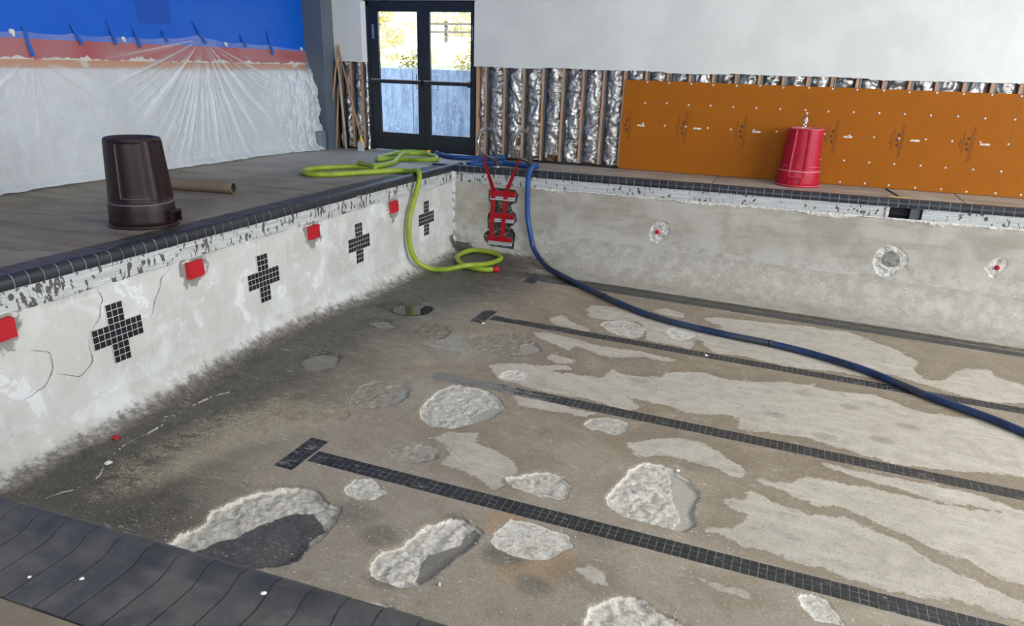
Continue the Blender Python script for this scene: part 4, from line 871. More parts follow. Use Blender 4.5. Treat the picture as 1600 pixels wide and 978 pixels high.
# ------------------------------------------------------------------ orange backer boards
def scr_mesh():
    V = [(0, -.006, 0)]; F = []; n = 8
    for r, d in ((.007, -.0055), (.0155, -.003), (.0165, 0)):
        for k in range(n): V.append((r*math.cos(2*PI*k/n), d, r*math.sin(2*PI*k/n)))
    for k in range(n):
        k2 = (k+1) % n; F.append((0, 1+k, 1+k2))
        for j in range(2): F.append((1+j*n+k, 1+(j+1)*n+k, 1+(j+1)*n+k2, 1+j*n+k2))
    me = bpy.data.meshes.new('screw_washer'); me.from_pydata(V, [], F); me.shade_smooth(); me.materials.append(M_WASHER); return me
SCR = scr_mesh()
def text(body, size, loc, parent, name='print', squash=1.0):
    c = bpy.data.curves.new(name, 'FONT'); c.body = body; c.size = size; c.align_x = 'CENTER'; c.align_y = 'CENTER'; c.extrude = .0002; c.resolution_u = 3
    o = bpy.data.objects.new(name, c); COL.objects.link(o); c.materials.append(M_PRINT); o.parent = parent; o.location = loc
    # upright on the wall, then turned to read downwards
    me = bpy.data.meshes.new_from_object(o); bpy.data.objects.remove(o); o = link(name, me, M_PRINT, parent); o.location = loc
    if len(me.materials) == 0: me.materials.append(M_PRINT)
    o.rotation_euler = (Matrix.Rotation(PI/2, 3, 'Y') @ Matrix.Rotation(PI/2, 3, 'X')).to_euler(); o.scale = (squash, 1, 1)
    return o
def board(x0, x1, label, marks, stick, rows, skipcols=()):
    b = box('tile_backer_board', x0+.0015, x1-.0015, YB, YB+.0135, .004, 1.25, M_ORANGE); tag(b, label, 'wall board', 'orange boards screwed to the studs')
    box('board_edge', x0, x0+.0015, YB+.0005, YB+.0135, .004, 1.25, M_BOARDEDGE, b)
    for k in range(0, 34):
        x = 2.503+.3125*k-.0
        if not (x0+.02 < x < x1-.02 or abs(x-x0) < .02): continue
        for z in rows:
            s = bpy.data.objects.new('screw_washer', SCR); COL.objects.link(s); s.parent = b
            s.location = (x+random.uniform(-.008, .008)+(.012 if abs(x-x0) < .02 else 0), YB-.0003, z+random.uniform(-.008, .008))
    for m in marks:
        if m > x0+.05: text('Schlüter®-KERDI-BOARD', .062, (m, YB-.0006, .626), b, squash=.66)
        V, F = [], []
        for i in (-1, 0, 1):
            zc = .630+.066*-i; s = -1 if i != 0 else 1; c = m-.048
            k = len(V); V += [(c-s*.022, YB-.0008, zc-.029), (c-s*.022, YB-.0008, zc+.029), (c+s*.022, YB-.0008, zc)]; F.append((k, k+1, k+2) if s < 0 else (k, k+2, k+1))
        mesh('print_triangles', V, F, M_PRINT, b)
        if m-.13 > x0:
            V, F = [], []; r = random.Random(int(m*100))
            for xx, za, zb in ((m-.103, .50, .77), (m-.132, .57, .69)):
                z = zb
                while z > za:
                    h = r.uniform(.012, .03); boxvf(xx-.005, xx+.005, YB-.0008, YB-.0002, max(za, z-h), z, V, F); z -= h+.006
            mesh('print_lines', V, F, M_PRINT, b)
    for x in stick:
        s = box('sticker', x, x+.108, YB-.0010, YB, .624, .646, M_STICKER, b)
        boxes('barcode', [(x+.012+i*.011, x+.018+i*.011, YB-.0014, YB-.001, .630, .640) for i in range(5)]+[(x+.088, x+.096, YB-.0014, YB-.001, .629, .641)], M_INK, s)
    return b
R3 = (1.228, .950, .655); R5 = R3+(.320, .040)
board(2.185, 4.693, 'orange tile backer board beside the bare foil bays, left of the seam', (2.300, 3.127, 3.951), (2.420, 3.240, 4.060), R3)
board(4.693, 7.206, 'middle orange tile backer board, right of the seam behind the red bin', (5.150, 5.967, 6.794), (5.255, 6.078, 6.895), R5)
board(7.206, 9.71, 'last orange tile backer board at the edge of the picture', (7.66, 8.48, 9.3), (7.76, 8.58), R5)

# ------------------------------------------------------------------ tile crosses on the left wall
e = TP*.457
tv = [(0, -e, -e), (0, e, -e), (0, e, e), (0, -e, e), (.003, -e+.001, -e+.001), (.003, e-.001, -e+.001), (.003, e-.001, e-.001), (.003, -e+.001, e-.001)]
ct = bpy.data.meshes.new('mosaic_tile'); ct.from_pydata(tv, [], [(4,5,6,7),(0,1,5,4),(1,2,6,5),(2,3,7,6),(3,0,4,7)]); ct.materials.append(plain('black_mosaic_clean', '191c22', .28, 0, .25, 20))
CTXT = ['smallest black tile cross, beside the green hose on the left pool wall', 'black tile cross on the left pool wall between the two far red foam blocks',
        'black tile cross on the left pool wall, just right of the second red foam block', 'largest black tile cross next to the cracked plaster on the left pool wall']
for k, yl in enumerate(LANE_Y):
    t = thing('tile_cross', CTXT[k], 'tile cross', (.0085, yl, -.598), 0, 'tile crosses on the left pool wall')
    w = 1.52*TP
    V, F = [], []; boxvf(-.02, .0028, -w, w, -4.52*TP, 4.52*TP, V, F); boxvf(-.02, .0027, -4.52*TP, 4.52*TP, -w, w, V, F); mesh('grout_bed', V, F, M_GROUTL, t)
    for i in range(-4, 5):
        for j in range(-4, 5):
            if abs(i) > 1 and abs(j) > 1: continue
            o = bpy.data.objects.new('mosaic_tile', ct); COL.objects.link(o); o.parent = t; o.location = (random.uniform(.0010, .0018), i*TP, j*TP)
# red foam blocks in the lane anchor sockets
RTXT = ['red foam block plugging the wall at the left edge of the picture', 'red foam block on the left pool wall between the two nearest tile crosses',
        'red foam block on the left pool wall between the two middle tile crosses', 'smallest red foam block on the left pool wall, left of the green hose']
def rag_block(name, w, h, d, mat, seed):
    r = random.Random(seed); V, F = [], []; n = 7; ring = []
    edge = [(-w, -h+2*h*i/n) for i in range(n)]+[(-w+2*w*i/n, h) for i in range(n)]+[(w, h-2*h*i/n) for i in range(n)]+[(w-2*w*i/n, -h) for i in range(n)]
    m = len(edge)
    for x in (-.01, d):
        for (a, b) in edge: V.append((x, a+r.uniform(-.004, .004)-(.02 if x < 0 else 0), b+r.uniform(-.004, .004)))
    F = [(i, (i+1) % m, m+(i+1) % m, m+i) for i in range(m)]+[tuple(m+i for i in range(m))]
    return V, F
for i, y in enumerate(REDSQ):
    V, F = rag_block('', .078, .070, .028, M_REDF, i); o = mesh('foam_block', V, F, M_REDF); o.location = (0, y, -.303); tag(o, RTXT[i], 'foam block', 'red foam blocks along the left pool wall')
    o.rotation_euler = (random.uniform(-.05, .05), 0, 0)

# ------------------------------------------------------------------ recessed steps and strap tape
STX = ['top', 'middle', 'bottom']
for i, q in enumerate(STEPS):
    xa = sum(p[0] for p in q)/4; za = sum(p[1] for p in q)/4; w = (q[1][0]+q[2][0]-q[0][0]-q[3][0])/4; h = (q[0][1]+q[1][1]-q[2][1]-q[3][1])/4
    t = thing('pool_step', STX[i]+' recessed chrome pool step wrapped in red tape on the far wall', 'pool step', (xa, 0, za), 0, 'recessed steps under the ladder rails')
    def rr_box(name, x0, x1, y0, y1, z0, z1, mat, bev=.015):
        o = box(name, x0, x1, y0, y1, z0, z1, mat, t, bev); return o
    rr_box('housing', -w, w, .0, .075, -h, h, M_CHROME, .03)
    rr_box('tread_lip', -w, w, -.028, .02, -h, -h+.022, M_CHROME, .008)
    rr_box('upper_lip', -w*.98, w*.98, -.020, .02, -h+.034, -h+.052, M_CHROME, .006)
    o = box('tape_cover', -w*1.01, w*1.01, -.016, .01, -h+.055, h*1.02, M_RED, t, .006)
def ribbon(name, pts, w, label, seed=0):
    V, F = [], []; r = random.Random(seed)
    for i, p in enumerate(pts):
        t = (Vector(pts[min(i+1, len(pts)-1)])-Vector(pts[max(i-1, 0)])).normalized(); s = t.cross(Vector((0, -1, 0)));
        if s.length < .05: s = Vector((1, 0, 0))
        s.normalize(); ww = w(i/(len(pts)-1)) if callable(w) else w
        a, b = Vector(p)-s*ww/2, Vector(p)+s*ww/2; n = Vector((0, -.0016, 0))
        V += [a, b, b+n, a+n]
    m = len(pts)
    for i in range(m-1):
        k = 4*i; F += [(k+j, k+(j+1) % 4, k+4+(j+1) % 4, k+4+j) for j in range(4)]
    F += [(0, 1, 2, 3), (4*m-1, 4*m-2, 4*m-3, 4*m-4)]
    return tag(mesh(name, V, F, M_RED), label, 'tape')
r1 = [(0.249, 0), (.179, .242), (.069, .458), (-.003, .541), (-.139, .568), (-.297, .573), (-.423, .529), (-.496, .441), (-.481, .345), (-.402, .272), (-.23, .214), (.016, .156), (.14, .10), (.175, 0)]
RX = (.60, 1.125)
def strap(i, rx, top, mid, bot, label):
    P = [Vector((rx, top[0], top[1]+.005))]; a = Vector((mid[0], -.022, mid[1]))
    for k in range(1, 9): P.append(P[0].lerp(a, k/8))
    b = Vector((bot[0], -.034, bot[1]))
    for k in range(1, 9): P.append(a.lerp(b, k/8))
    ribbon('tape_strap', P, lambda t: .030+.035*min(1, t*2), label, i)
strap(0, RX[0], (-.30, .205), (.653, -.295), (.628, -1.00), 'red tape strap from the left ladder rail down over the steps')
strap(1, RX[1], (-.26, .205), (.845, -.310), (.800, -1.02), 'red tape strap from the right ladder rail down over the steps')
for i, rx in enumerate(RX):
    t = thing('ladder_rail', ['left', 'right'][i]+' bent stainless ladder rail standing on the far coping'+(' at the coiled blue hose' if i == 0 else ' behind the drooping blue hose'), 'ladder rail', (rx, .21, .02), 0, 'ladder rails at the pool corner')
    o = tube('rail_tube', [(0, y-.21, z-.02 if z > 0 else .0) for y, z in r1], 0.0235, M_RAIL, t, 14)
    for y in (.249, .175): lathe('anchor_collar', [(.036, -.018), (.036, .004), (.024, .018), (.020, .018)], M_STEEL, t, 16, loc=(0, y-.21, 0))

# ------------------------------------------------------------------ plugs in the broken holes
for i, (x, z) in enumerate(((3.075, -.655), (7.185, -.675))):
    t = lathe('drain_plug', [(0, .05), (.020, .05), (.024, .044), (.024, .02), (.028, .018), (.028, -.04)], M_REDF, None, 14)
    t.location = (x, .012, z); t.rotation_euler = (PI/2, 0, 0); tag(t, ['red plug in the broken hole at the middle of the far pool wall', 'red plug in the broken hole near the right edge of the far pool wall'][i], 'plug', 'red plugs in the far pool wall')
t = lathe('pipe_stub', [(.012, .0), (.022, .0), (.022, .03), (.012, .03), (.012, 0)], M_PLASTERG, None, 12); t.location = (1.263, -.004, -.075); t.rotation_euler = (PI/2, 0, 0)
tag(t, 'tiny white ring set in the tile bed beside the blue hose', 'ring')

# ------------------------------------------------------------------ hoses
def wallz(pts, z): return pts
gd = [(-.999,1.155),(-1.215,1.165),(-1.33,1.10),(-1.375,.93),(-1.352,.60),(-1.294,.167),(-1.246,-.027),(-1.185,-.12),(-1.119,-.068),(-1.002,.089),(-.838,.160),(-.613,.130),(-.485,.19),(-.457,.379),(-.589,.63),(-.774,.80),(-.906,.86),(-1.02,.84),(-1.085,.705),(-1.068,.508),(-.935,.099),(-.837,-.248),(-.80,-.529),(-.805,-.793),(-1.004,-.976),(-1.226,-1.204),(-1.368,-1.482),(-1.374,-1.692),(-1.308,-1.846),(-1.163,-1.957),(-1.012,-1.953),(-.836,-1.811),(-.705,-1.589),(-.516,-1.296),(-.375,-1.10),(-.26,-1.02),(-.14,-1.05)]
GH = .036
path = []
for i, (x, y) in enumerate(gd):
    z = GH
    if 11 <= i <= 19: z += .010+.035*math.exp(-((i-19.6)/1.3)**2)
    if i in (20,): z += .042
    path.append((x, y, z))
path += [(-.02, -1.13, .070), (.055, -1.20, .035), (.078, -1.26, -.06), (.075, -1.40, -.279), (.075, -1.515, -.443), (.075, -1.57, -.662), (.080, -1.56, -.84), (.10, -1.50, -1.00), (.16, -1.44, -1.11)]
gf = [(.30,-1.345),(.521,-1.307),(.74,-1.149),(.859,-.82),(.909,-.452),(.878,-.257),(.735,-.105),(.541,-.072),(.340,-.12),(.300,-.476),(.393,-.704),(.577,-.928),(.872,-1.006),(1.026,-.91)]
for i, (x, y) in enumerate(gf):
    z = FZ(x, y)+GH+.004+max(0, float(cove(np.array(x), RL)))*.8+max(0, float(cove(np.array(-y), RFX(x))))*.5
    if i == 2: z += .070
    if i in (1, 3): z += .025
    path.append((x, y, z))
gh = thing('green_hose', 'lime green hose coiled on the deck and draped into the pool corner', 'hose', (path[0][0], path[0][1], 0))
def rel(P, o): return [(p[0]-o.location.x, p[1]-o.location.y, p[2]-o.location.z) for p in P]
tube('hose_body', rel(path, gh), .0345, M_GREEN, gh, 14, step=.025)
d = Vector(path[-1])-Vector(path[-2]); d.normalize()
tube('red_end_cap', rel([Vector(path[-1])-d*.01, Vector(path[-1])+d*.075], gh), .040, M_REDF, gh, 14, False)
ys_ = Vector(path[0]); dn = Vector((.95, .06, .04)).normalized()
tube('yellow_collar', rel([ys_-dn*.02, ys_+dn*.07], gh), .041, M_YELLOW, gh, 14, False)
tube('red_seal', rel([ys_+dn*.07, ys_+dn*.095], gh), .034, M_REDF, gh, 14, False)
st = tube('hose_offcut', [(-.985, -.985, .088), (-.86, -1.045, .078), (-.70, -1.15, .090), (-.575, -1.235, .062)], .034, M_GREEN, None, 14); tag(st, 'short green hose end lying across the green hose loop on the deck', 'hose')
bp = [(-.885,1.16,.045),(-.72,1.06,.040),(-.52,.90,.037),(-.336,.833,.037),(-.066,.895,.037),(.194,.935,.037),(.36,.908,.045),(.46,.83,.075),(.49,.70,.10),(.45,.58,.108),(.366,.515,.104),(.197,.45,.050),(.135,.347,.037),(.150,.22,.037),(.25,.150,.037),(.36,.23,.037),(.46,.42,.04),(.56,.57,.037),(.783,.50,.037),(.98,.42,.037),(1.14,.30,.05),(1.235,.16,.072),(1.25,.045,.092),(1.222,-.04,.070),(1.195,-.068,-.06),(1.192,-.066,-.303),(1.204,-.066,-.60),(1.25,-.075,-.80),(1.315,-.078,-1.04),(1.47,-.20,-1.175)]
bf = [(1.718,-.483),(2.224,-.939),(2.772,-1.385),(3.248,-1.713),(3.663,-1.898),(4.042,-1.982),(4.403,-2.042),(4.75,-2.078),(5.086,-2.154),(5.408,-2.268),(5.713,-2.415),(5.996,-2.627),(6.255,-2.839),(6.508,-2.993),(6.744,-3.136),(6.952,-3.304),(7.4,-3.65),(8.0,-4.0),(8.8,-4.2)]
for (x, y) in bf: bp.append((x, y, FZ(x, y)+.040+max(0, float(cove(np.array(-y), RFX(x))))))
bh = thing('blue_hose', 'dark blue hose from the deck coil over the far coping and across the pool floor', 'hose', (bp[0][0], bp[0][1], 0))
tube('hose_body', rel(bp, bh), .0365, M_BLUEH, bh, 14, step=.03)
b0 = Vector(bp[0]); bd = (Vector(bp[1])-b0).normalized()
tube('black_coupling', rel([b0-bd*.05-Vector((0, 0, 0)), b0+bd*.09], bh), .046, M_BLACKP, bh, 14, False)
tube('coupling_ring', rel([b0+bd*.09, b0+bd*.115], bh), .040, M_STEEL, bh, 14, False)
sp = Vector((2.772, -1.385, FZ(2.772, -1.385)+.040))
for (x, y), nd in (((2.72, -1.343), (.80, -.60, 0)), ((4.77, -2.081), (1, -.08, 0))):
    c = Vector((x, y, FZ(x, y)+.041)); n = Vector(nd).normalized(); tube('clamp', rel([c-n*.012, c+n*.012], bh), .0395, M_BLACKP, bh, 14, False)

# ------------------------------------------------------------------ upturned bins
def bin_(name, label, loc, rz, mat, scuff, panels, ribs, r0, r1, Hh):
    t = thing(name, label, 'bin', loc, rz)
    def ang(a, c): return (a-c+PI) % (2*PI)-PI
    def rfun(r, z, a):
        if z < .015 or r < r1*.8: return r
        d = 0
        for c, w, z0, z1, dep in panels:
            k = min(1, max(0, (w-abs(ang(a, c)))/.035)); kz = 1 if z0 < z < z1 else 0
            d -= dep*k*kz
        for c, w, dep in ribs:
            q = abs(ang(a, c))/w
            if q < 1 and z > .21: d += dep*math.cos(q*PI/2)
        return r+d
    R = lambda z: r0+(r1-r0)*z/Hh
    prof = [(R(.03)-.012, .012), (R(.03), .03), (R(.06), .06), (R(.13), .13), (R(.195), .195), (R(.20)-.001, .200), (R(.203)-.008, .203), (R(.24)-.008, .235), (R(.245)-.008, .245)]
    zz = np.linspace(.26, Hh-.045, 16); prof += [(R(z)-.008, float(z)) for z in zz]
    prof += [(R(Hh-.035)-.008, Hh-.040), (R(Hh-.03)-.008, Hh-.028), (R(Hh)-.012, Hh-.012), (R(Hh)-.022, Hh-.003), (R(Hh)-.034, Hh), (R(Hh)-.048, Hh-.004), (R(Hh)-.058, Hh-.022), (R(Hh)-.10, Hh-.024), (.001, Hh-.020)]
    lathe('body', prof, mat, t, 128, rfun)
    lathe('rim', [(r0-.012, .0), (r0+.012, .0), (r0+.016, .006), (r0+.014, .018), (r0+.002, .024), (r0-.012, .02), (r0-.012, 0)], mat, t, 96)
    lathe('ring_edge', [(R(.2)-.002, .196), (R(.2)+.0015, .199), (R(.2)-.004, .2035)], scuff, t, 96)
    return t
def edge_line(t, pts, rad, mat):
    """thin raised moulding line given as (angle, z)"""
    P = []
    for (a0, z0), (a1, z1) in zip(pts[:-1], pts[1:]):
        n = 14
        for k in range(n): P.append((a0+(a1-a0)*k/n, z0+(z1-z0)*k/n))
    P.append(pts[-1]); tube('moulding', [((rad(z))*math.cos(a), rad(z)*math.sin(a), z) for a, z in P], .0022, mat, t, 6, False)
def bin_handle(t, a, rb, mat, parent_mat):
    h = bpy.data.objects.new('handle', None)
    c, s = math.cos(a), math.sin(a)
    V, F = [], []
    for bx in ((rb-.02, rb+.045, -.085, -.072, .035, .135), (rb-.02, rb+.045, .072, .085, .035, .135), (rb+.018, rb+.045, -.085, .085, .112, .135), (rb-.02, rb+.03, -.085, .085, .128, .137)): boxvf(*bx, V, F)
    V = [(x*c-y*s, x*s+y*c, z) for x, y, z in V]; bpy.data.objects.remove(h)
    o = mesh('handle', V, F, mat, t); md = o.modifiers.new('bevel', 'BEVEL'); md.width = .005; md.segments = 2
    return o
ca = math.radians(-43.3)
D = math.radians
BH = .742
bb = bin_('brown_bin', 'dark brown rubbish bin standing upside down on the left deck', (-.645, -5.19, 0), 0, M_BROWNBIN, M_SCUFF_B,
     [(ca+D(-10), D(27), .255, BH-.03, .010), (ca+D(58), D(20), .20, BH-.03, .010), (ca+D(150), D(60), .25, BH-.03, .01)], [(ca+D(27), D(11), .012), (ca+D(90), D(12), .012)], .283, .232, BH)
rb_ = lambda z: .283+(.232-.283)*z/BH-.0085
edge_line(bb, [(ca+D(-37), BH-.05), (ca+D(-37), .255), (ca+D(16), .255)], rb_, M_SCUFF_B)
bin_handle(bb, ca+D(56), .275, M_BROWNBIN, None); bin_handle(bb, ca+D(196), .262, M_BROWNBIN, None)
RH = .745
cr_ = math.radians(-90)
rb2 = bin_('red_bin', 'bright red rubbish bin upside down in front of the orange boards', (4.765, .895, 0), 0, M_REDBIN, M_SCUFF_R,
     [(cr_+D(-8), D(20), .07, RH-.025, .014), (cr_+D(90), D(24), .07, RH-.03, .014)], [(cr_+D(21), D(9), .006), (cr_+D(-34), D(6), .004)], .285, .238, RH)
rr2 = lambda z: .285+(.238-.285)*z/RH-.007
edge_line(rb2, [(cr_+D(-28), RH-.03), (cr_+D(-28), .06), (cr_+D(12), .06)], rr2, M_SCUFF_R)
edge_line(rb2, [(cr_+D(-62), .262), (cr_+D(-34), .262)], rr2, M_SCUFF_R); edge_line(rb2, [(cr_+D(18), .262), (cr_+D(66), .262)], rr2, M_SCUFF_R)
bin_handle(rb2, cr_+D(-8), .246, M_REDBIN, None); bin_handle(rb2, cr_+D(172), .246, M_REDBIN, None)
# bottle on the red bin
bt = thing('water_bottle', 'small clear plastic water bottle on top of the red bin', 'bottle', (4.735, .80, RH-.020))
lathe('bottle_body', [(.001, .001), (.026, .0), (.032, .008), (.032, .05), (.030, .054), (.032, .058), (.032, .085), (.030, .088), (.032, .092), (.033, .125), (.030, .150), (.020, .178), (.0135, .188), (.0135, .196)], M_BOTTLE, bt, 24)
lathe('bottle_cap', [(.001, .213), (.014, .212), (.0155, .208), (.0155, .196), (.0, .196)], M_STICKER, bt, 18)
lathe('label_band', [(.0335, .092), (.0338, .095), (.0338, .128), (.0332, .130)], plain('bottle_label', 'c9b7ac', .5, 0, .4, 60), bt, 24)

# ------------------------------------------------------------------ cardboard tube on the deck
ct0, ct1 = Vector((-2.25, -3.66, .062)), Vector((-1.055, -3.495, .062)); ax = (ct1-ct0).normalized()
tb = thing('cardboard_tube', 'long brown cardboard tube lying on the deck behind the brown bin', 'tube', (ct0.x, ct0.y, 0))
u = ax.cross(Vector((0, 0, 1))).normalized(); w = u.cross(ax)
def pipe(name, r_out, r_in, mat, par):
    V, F = [], []; n = 28; L = (ct1-ct0).length
    for (l, r) in ((0, r_in), (0, r_out), (L, r_out), (L, r_in)):
        for k in range(n):
            a = 2*PI*k/n; V.append(Vector((0, 0, .062))+ax*l+(u*math.cos(a)+w*math.sin(a))*r)
    for j in range(3):
        for k in range(n): F.append((j*n+k, j*n+(k+1) % n, (j+1)*n+(k+1) % n, (j+1)*n+k))
    o = mesh(name, V, F, mat, par, True); o.data.set_sharp_from_angle(angle=.6); return o
pipe('tube_wall', .0615, .053, M_CARD, tb)
tube('tube_inside', [Vector((0, 0, .062)), Vector((0, 0, .062))+ax*((ct1-ct0).length-.01)], .0532, M_CARDIN, tb, 20, False, caps=False)

# ------------------------------------------------------------------ polythene sheet with its tape
TAPES = [(-4.061,1.628,-4.045,1.336),(-3.468,1.684,-3.402,1.467),(-2.955,1.738,-2.920,1.482),(-2.602,1.716,-2.557,1.464),(-2.138,1.69,-2.105,1.537),(-1.577,1.816,-1.414,1.545),(-.649,1.686,-.594,1.521),(-.03,1.764,.01,1.431)]
gyy = np.concatenate([np.arange(-10.5, -5, .05), np.arange(-5, .91, .0125)]); tt = np.linspace(0, 1, 150)
A, T = np.meshgrid(gyy, tt, indexing='ij')
ztop = 1.560+.0*gyy
for (y0, z0, y1, z1) in TAPES: ztop = ztop+.018*np.exp(-((gyy-y0)/.10)**2)
ztop = ztop+.06*np.exp(-((gyy+1.52)/.45)**2)-.035*np.exp(-((gyy-.75)/.5)**2)
Z = ztop[:, None]*(1-T)+.006*T
off = .012+.03*T+.02*np.sin(PI*T)
fold = np.zeros(A.shape)
def fan(ya, za, n, amp, r0, r1, seed):
    global off, fold
    dy, dz = A-ya, za-Z; R = np.hypot(dy, dz); th = np.arctan2(dy, np.maximum(dz, -.02))
    ph = th*n+3.5*vnoise(th*4, th*0, seed)+.5*vnoise(A*2, Z*2, seed+1)
    f = (1-np.abs(np.sin(ph)))**2.2*(.25+vnoise(th*n*.32, th*0+seed, seed+3))
    m = sst(R, .03, .25)*sst(R, r1, r0)*(dz > -.02)*sst(np.abs(th), 1.65, 1.3)
    off = off+amp*f*m; fold = np.maximum(fold, np.clip(f, 0, 1)**1.5*m*min(1, amp/.03))
fan(-1.46, 1.60, 31, .042, .7, 1.9, 3); fan(-1.46, 1.60, 13, .030, .7, 2.0, 33); fan(-2.62, 1.50, 23, .013, .2, .55, 5); fan(-.70, 1.50, 34, .015, .2, .8, 7); fan(.0, 1.44, 25, .015, .3, 1.0, 9); fan(-4.05, 1.36, 9, .016, .4, 1.1, 11)
off = off+(fbm(A*2.2+Z*1.5, Z*1.1, 13, 4)-.5)*.07*sst(T, .05, .35)+(fbm(A*11+Z*4, Z*8, 15, 3)-.5)*.020*sst(T, .1, .4)
right = sst(A, -.55, .8)
off = off+right*sst(T, .02, .5)*.16+right*(np.abs(fbm(A*9, Z*3.2, 17, 4)-.5)*2)*.11*sst(T, .05, .3)
fold = np.maximum(fold, right*.6*(1-np.clip(np.abs(fbm(A*9, Z*3.2, 17, 4)-.5)*9, 0, 1))*sst(T, .05, .3))
off = np.maximum(off, .010)
# the foot of the sheet gathers on the deck
foot = sst(T, .93, 1.0); off = off+foot*(.05+.06*fbm(A*3, A*0, 19, 3)); Z = np.maximum(Z, .005+foot*.02*fbm(A*7, T*3, 23, 3))
yd = A+right*sst(T, .1, .8)*(-.06+.03*np.sin(Z*7))
sh = grid_mesh('plastic_sheet', np.stack([-3.05+off, yd, Z], -1), M_SHEET, None, dict(fold=fold))
tag(sh, 'milky creased plastic sheet taped over the striped wall down to the deck', 'plastic sheet')
TT = ['first from the left, beside a white wall hook', 'second from the left', 'third from the left', 'fourth from the left', 'fifth from the left, a short one', 'long slanting one where the folds fan out', 'second from the wall corner', 'last one before the grey corner column']
for i, (y0, z0, y1, z1) in enumerate(TAPES):
    V, F = [], []; n = 8; w = .022
    for k in range(n+1):
        t = k/n; y = y0+(y1-y0)*t; z = z0+(z1-z0)*t; x = -3.046+.040*t+.006*math.sin(t*9+i)
        V += [(x, y-w, z), (x, y+w, z), (x+.002, y+w, z), (x+.002, y-w, z)]
    for k in range(n):
        b = 4*k; F += [(b+j, b+(j+1) % 4, b+4+(j+1) % 4, b+4+j) for j in range(4)]
    F += [(0, 1, 2, 3), (4*n+3, 4*n+2, 4*n+1, 4*n)]
    tag(mesh('tape_strip', V, F, M_TAPE), 'blue tape strip on the plastic sheet, '+TT[i], 'tape', 'blue tape holding the plastic sheet')
for i, (y, z, s) in enumerate(((-4.20, 1.565, 1.0), (-2.77, 1.555, .8), (-.98, 1.555, .8), (.80, 1.545, .7))):
    t = thing('wall_hook', ['round white hook above the top edge of the plastic at the first tape strip', 'white hook between the third and fourth tape strips', 'white hook between the slanting tape and the next strip', 'small white clip at the far top corner of the plastic sheet'][i], 'hook', (-3.05, y, z), 0, 'white hooks on the striped wall')
    o = lathe('hook_base', [(.001, .03), (.018, .028), (.026, .018), (.030, 0)], M_PLASTERW, t, 14); o.rotation_euler = (0, PI/2, 0); o.scale = (s,)*3
    box('hook_tab', .008, .030, -.010*s, .010*s, -.045*s, .0, M_PLASTERW, t, .003)

# ------------------------------------------------------------------ long tools in the corner by the door
M_POLEW = mat_wood('bare_handle', 'a67f5c', 'c09a74', (40, 40, 3)); M_POLEG = plain('white_pole_paint', 'b9b0a2', .5)
sv = thing('shovel', 'shovel with wooden handle and dark blade leaning beside the grey column', 'shovel', (-2.80, 1.02, 0))
def lean(p): return Vector(p)
base, tip = Vector((-2.815, 1.02, .0)), Vector((-2.600, 1.185, 1.62))
Lq = lambda t: base.lerp(tip, t)-Vector((-2.80, 1.02, 0))
tube('handle', [Lq(.30), Lq(1)], .016, M_POLEW, sv, 10, False)
tube('collar', [Lq(.285), Lq(.325)], .022, M_REDF, sv, 10, False)
V, F = [], []
n = 8
for k in range(n+1):
    t = k/n; ww = .085*min(1, .25+1.6*t) if t < .75 else .085*(1-.25*(t-.75)/.25*1); p = Lq(.29*(1-t))
    for a in (-1, -.5, 0, .5, 1): V.append(p+Vector((a*ww, -.02*(a*a)-.01+.018, 0)))
for k in range(n):
    for j in range(4): F.append((5*k+j, 5*k+j+1, 5*k+6+j, 5*k+5+j))
bl = mesh('blade', V, F, M_BLACKP, sv, True); md = bl.modifiers.new('thick', 'SOLIDIFY'); md.thickness = .004
p1 = thing('white_pole', 'pale grey pole leaning on the wall between shovel and brush', 'pole', (-2.50, 1.10, 0))
tube('shaft', [(-.0, 0, .0), (-.125, .085, 1.42)], .021, M_POLEG, p1, 12, False); tube('end_cap', [(-.125, .085, 1.42), (-.129, .088, 1.455)], .023, M_STEEL, p1, 12, False)
br = thing('scrub_brush', 'long-handled brush with yellow ferrule and grey bristles leaning by the door', 'brush', (-2.16, 1.02, 0))
tube('handle', [(0.0, 0, .22), (-.445, .165, 1.58)], .013, M_POLEW, br, 10, False)
lathe('ferrule', [(.014, .10), (.022, .06), (.042, .0)], M_YELLOW, br, 12, loc=(.004, -.002, .145))
o = mesh('bristles', [(a*.052*w_, b*.026*w_, z) for z, w_ in ((.0, .9), (.06, 1.0), (.12, .95), (.155, .8)) for a, b in ((-1, -1), (0, -1.2), (1, -1), (1, 1), (0, 1.2), (-1, 1))], [(6*k+j, 6*k+(j+1) % 6, 6*k+6+(j+1) % 6, 6*k+6+j) for k in range(3) for j in range(6)]+[(0, 5, 4, 3, 2, 1), (18, 19, 20, 21, 22, 23)], M_ROPE, br, False)
bt2 = tube('wooden_batten', [(-2.700, 1.10, 0), (-2.640, 1.195, 1.02)], .020, M_STUD, None, 8, False); tag(bt2, 'short rough batten leaning behind the shovel', 'batten')
gb = box('utility_box', -2.98, -2.74, .70, .88, 0, .30, plain('grey_box_paint', '76828c', .5), None, .012); tag(gb, 'grey box on the deck half hidden by the end of the plastic sheet', 'box')

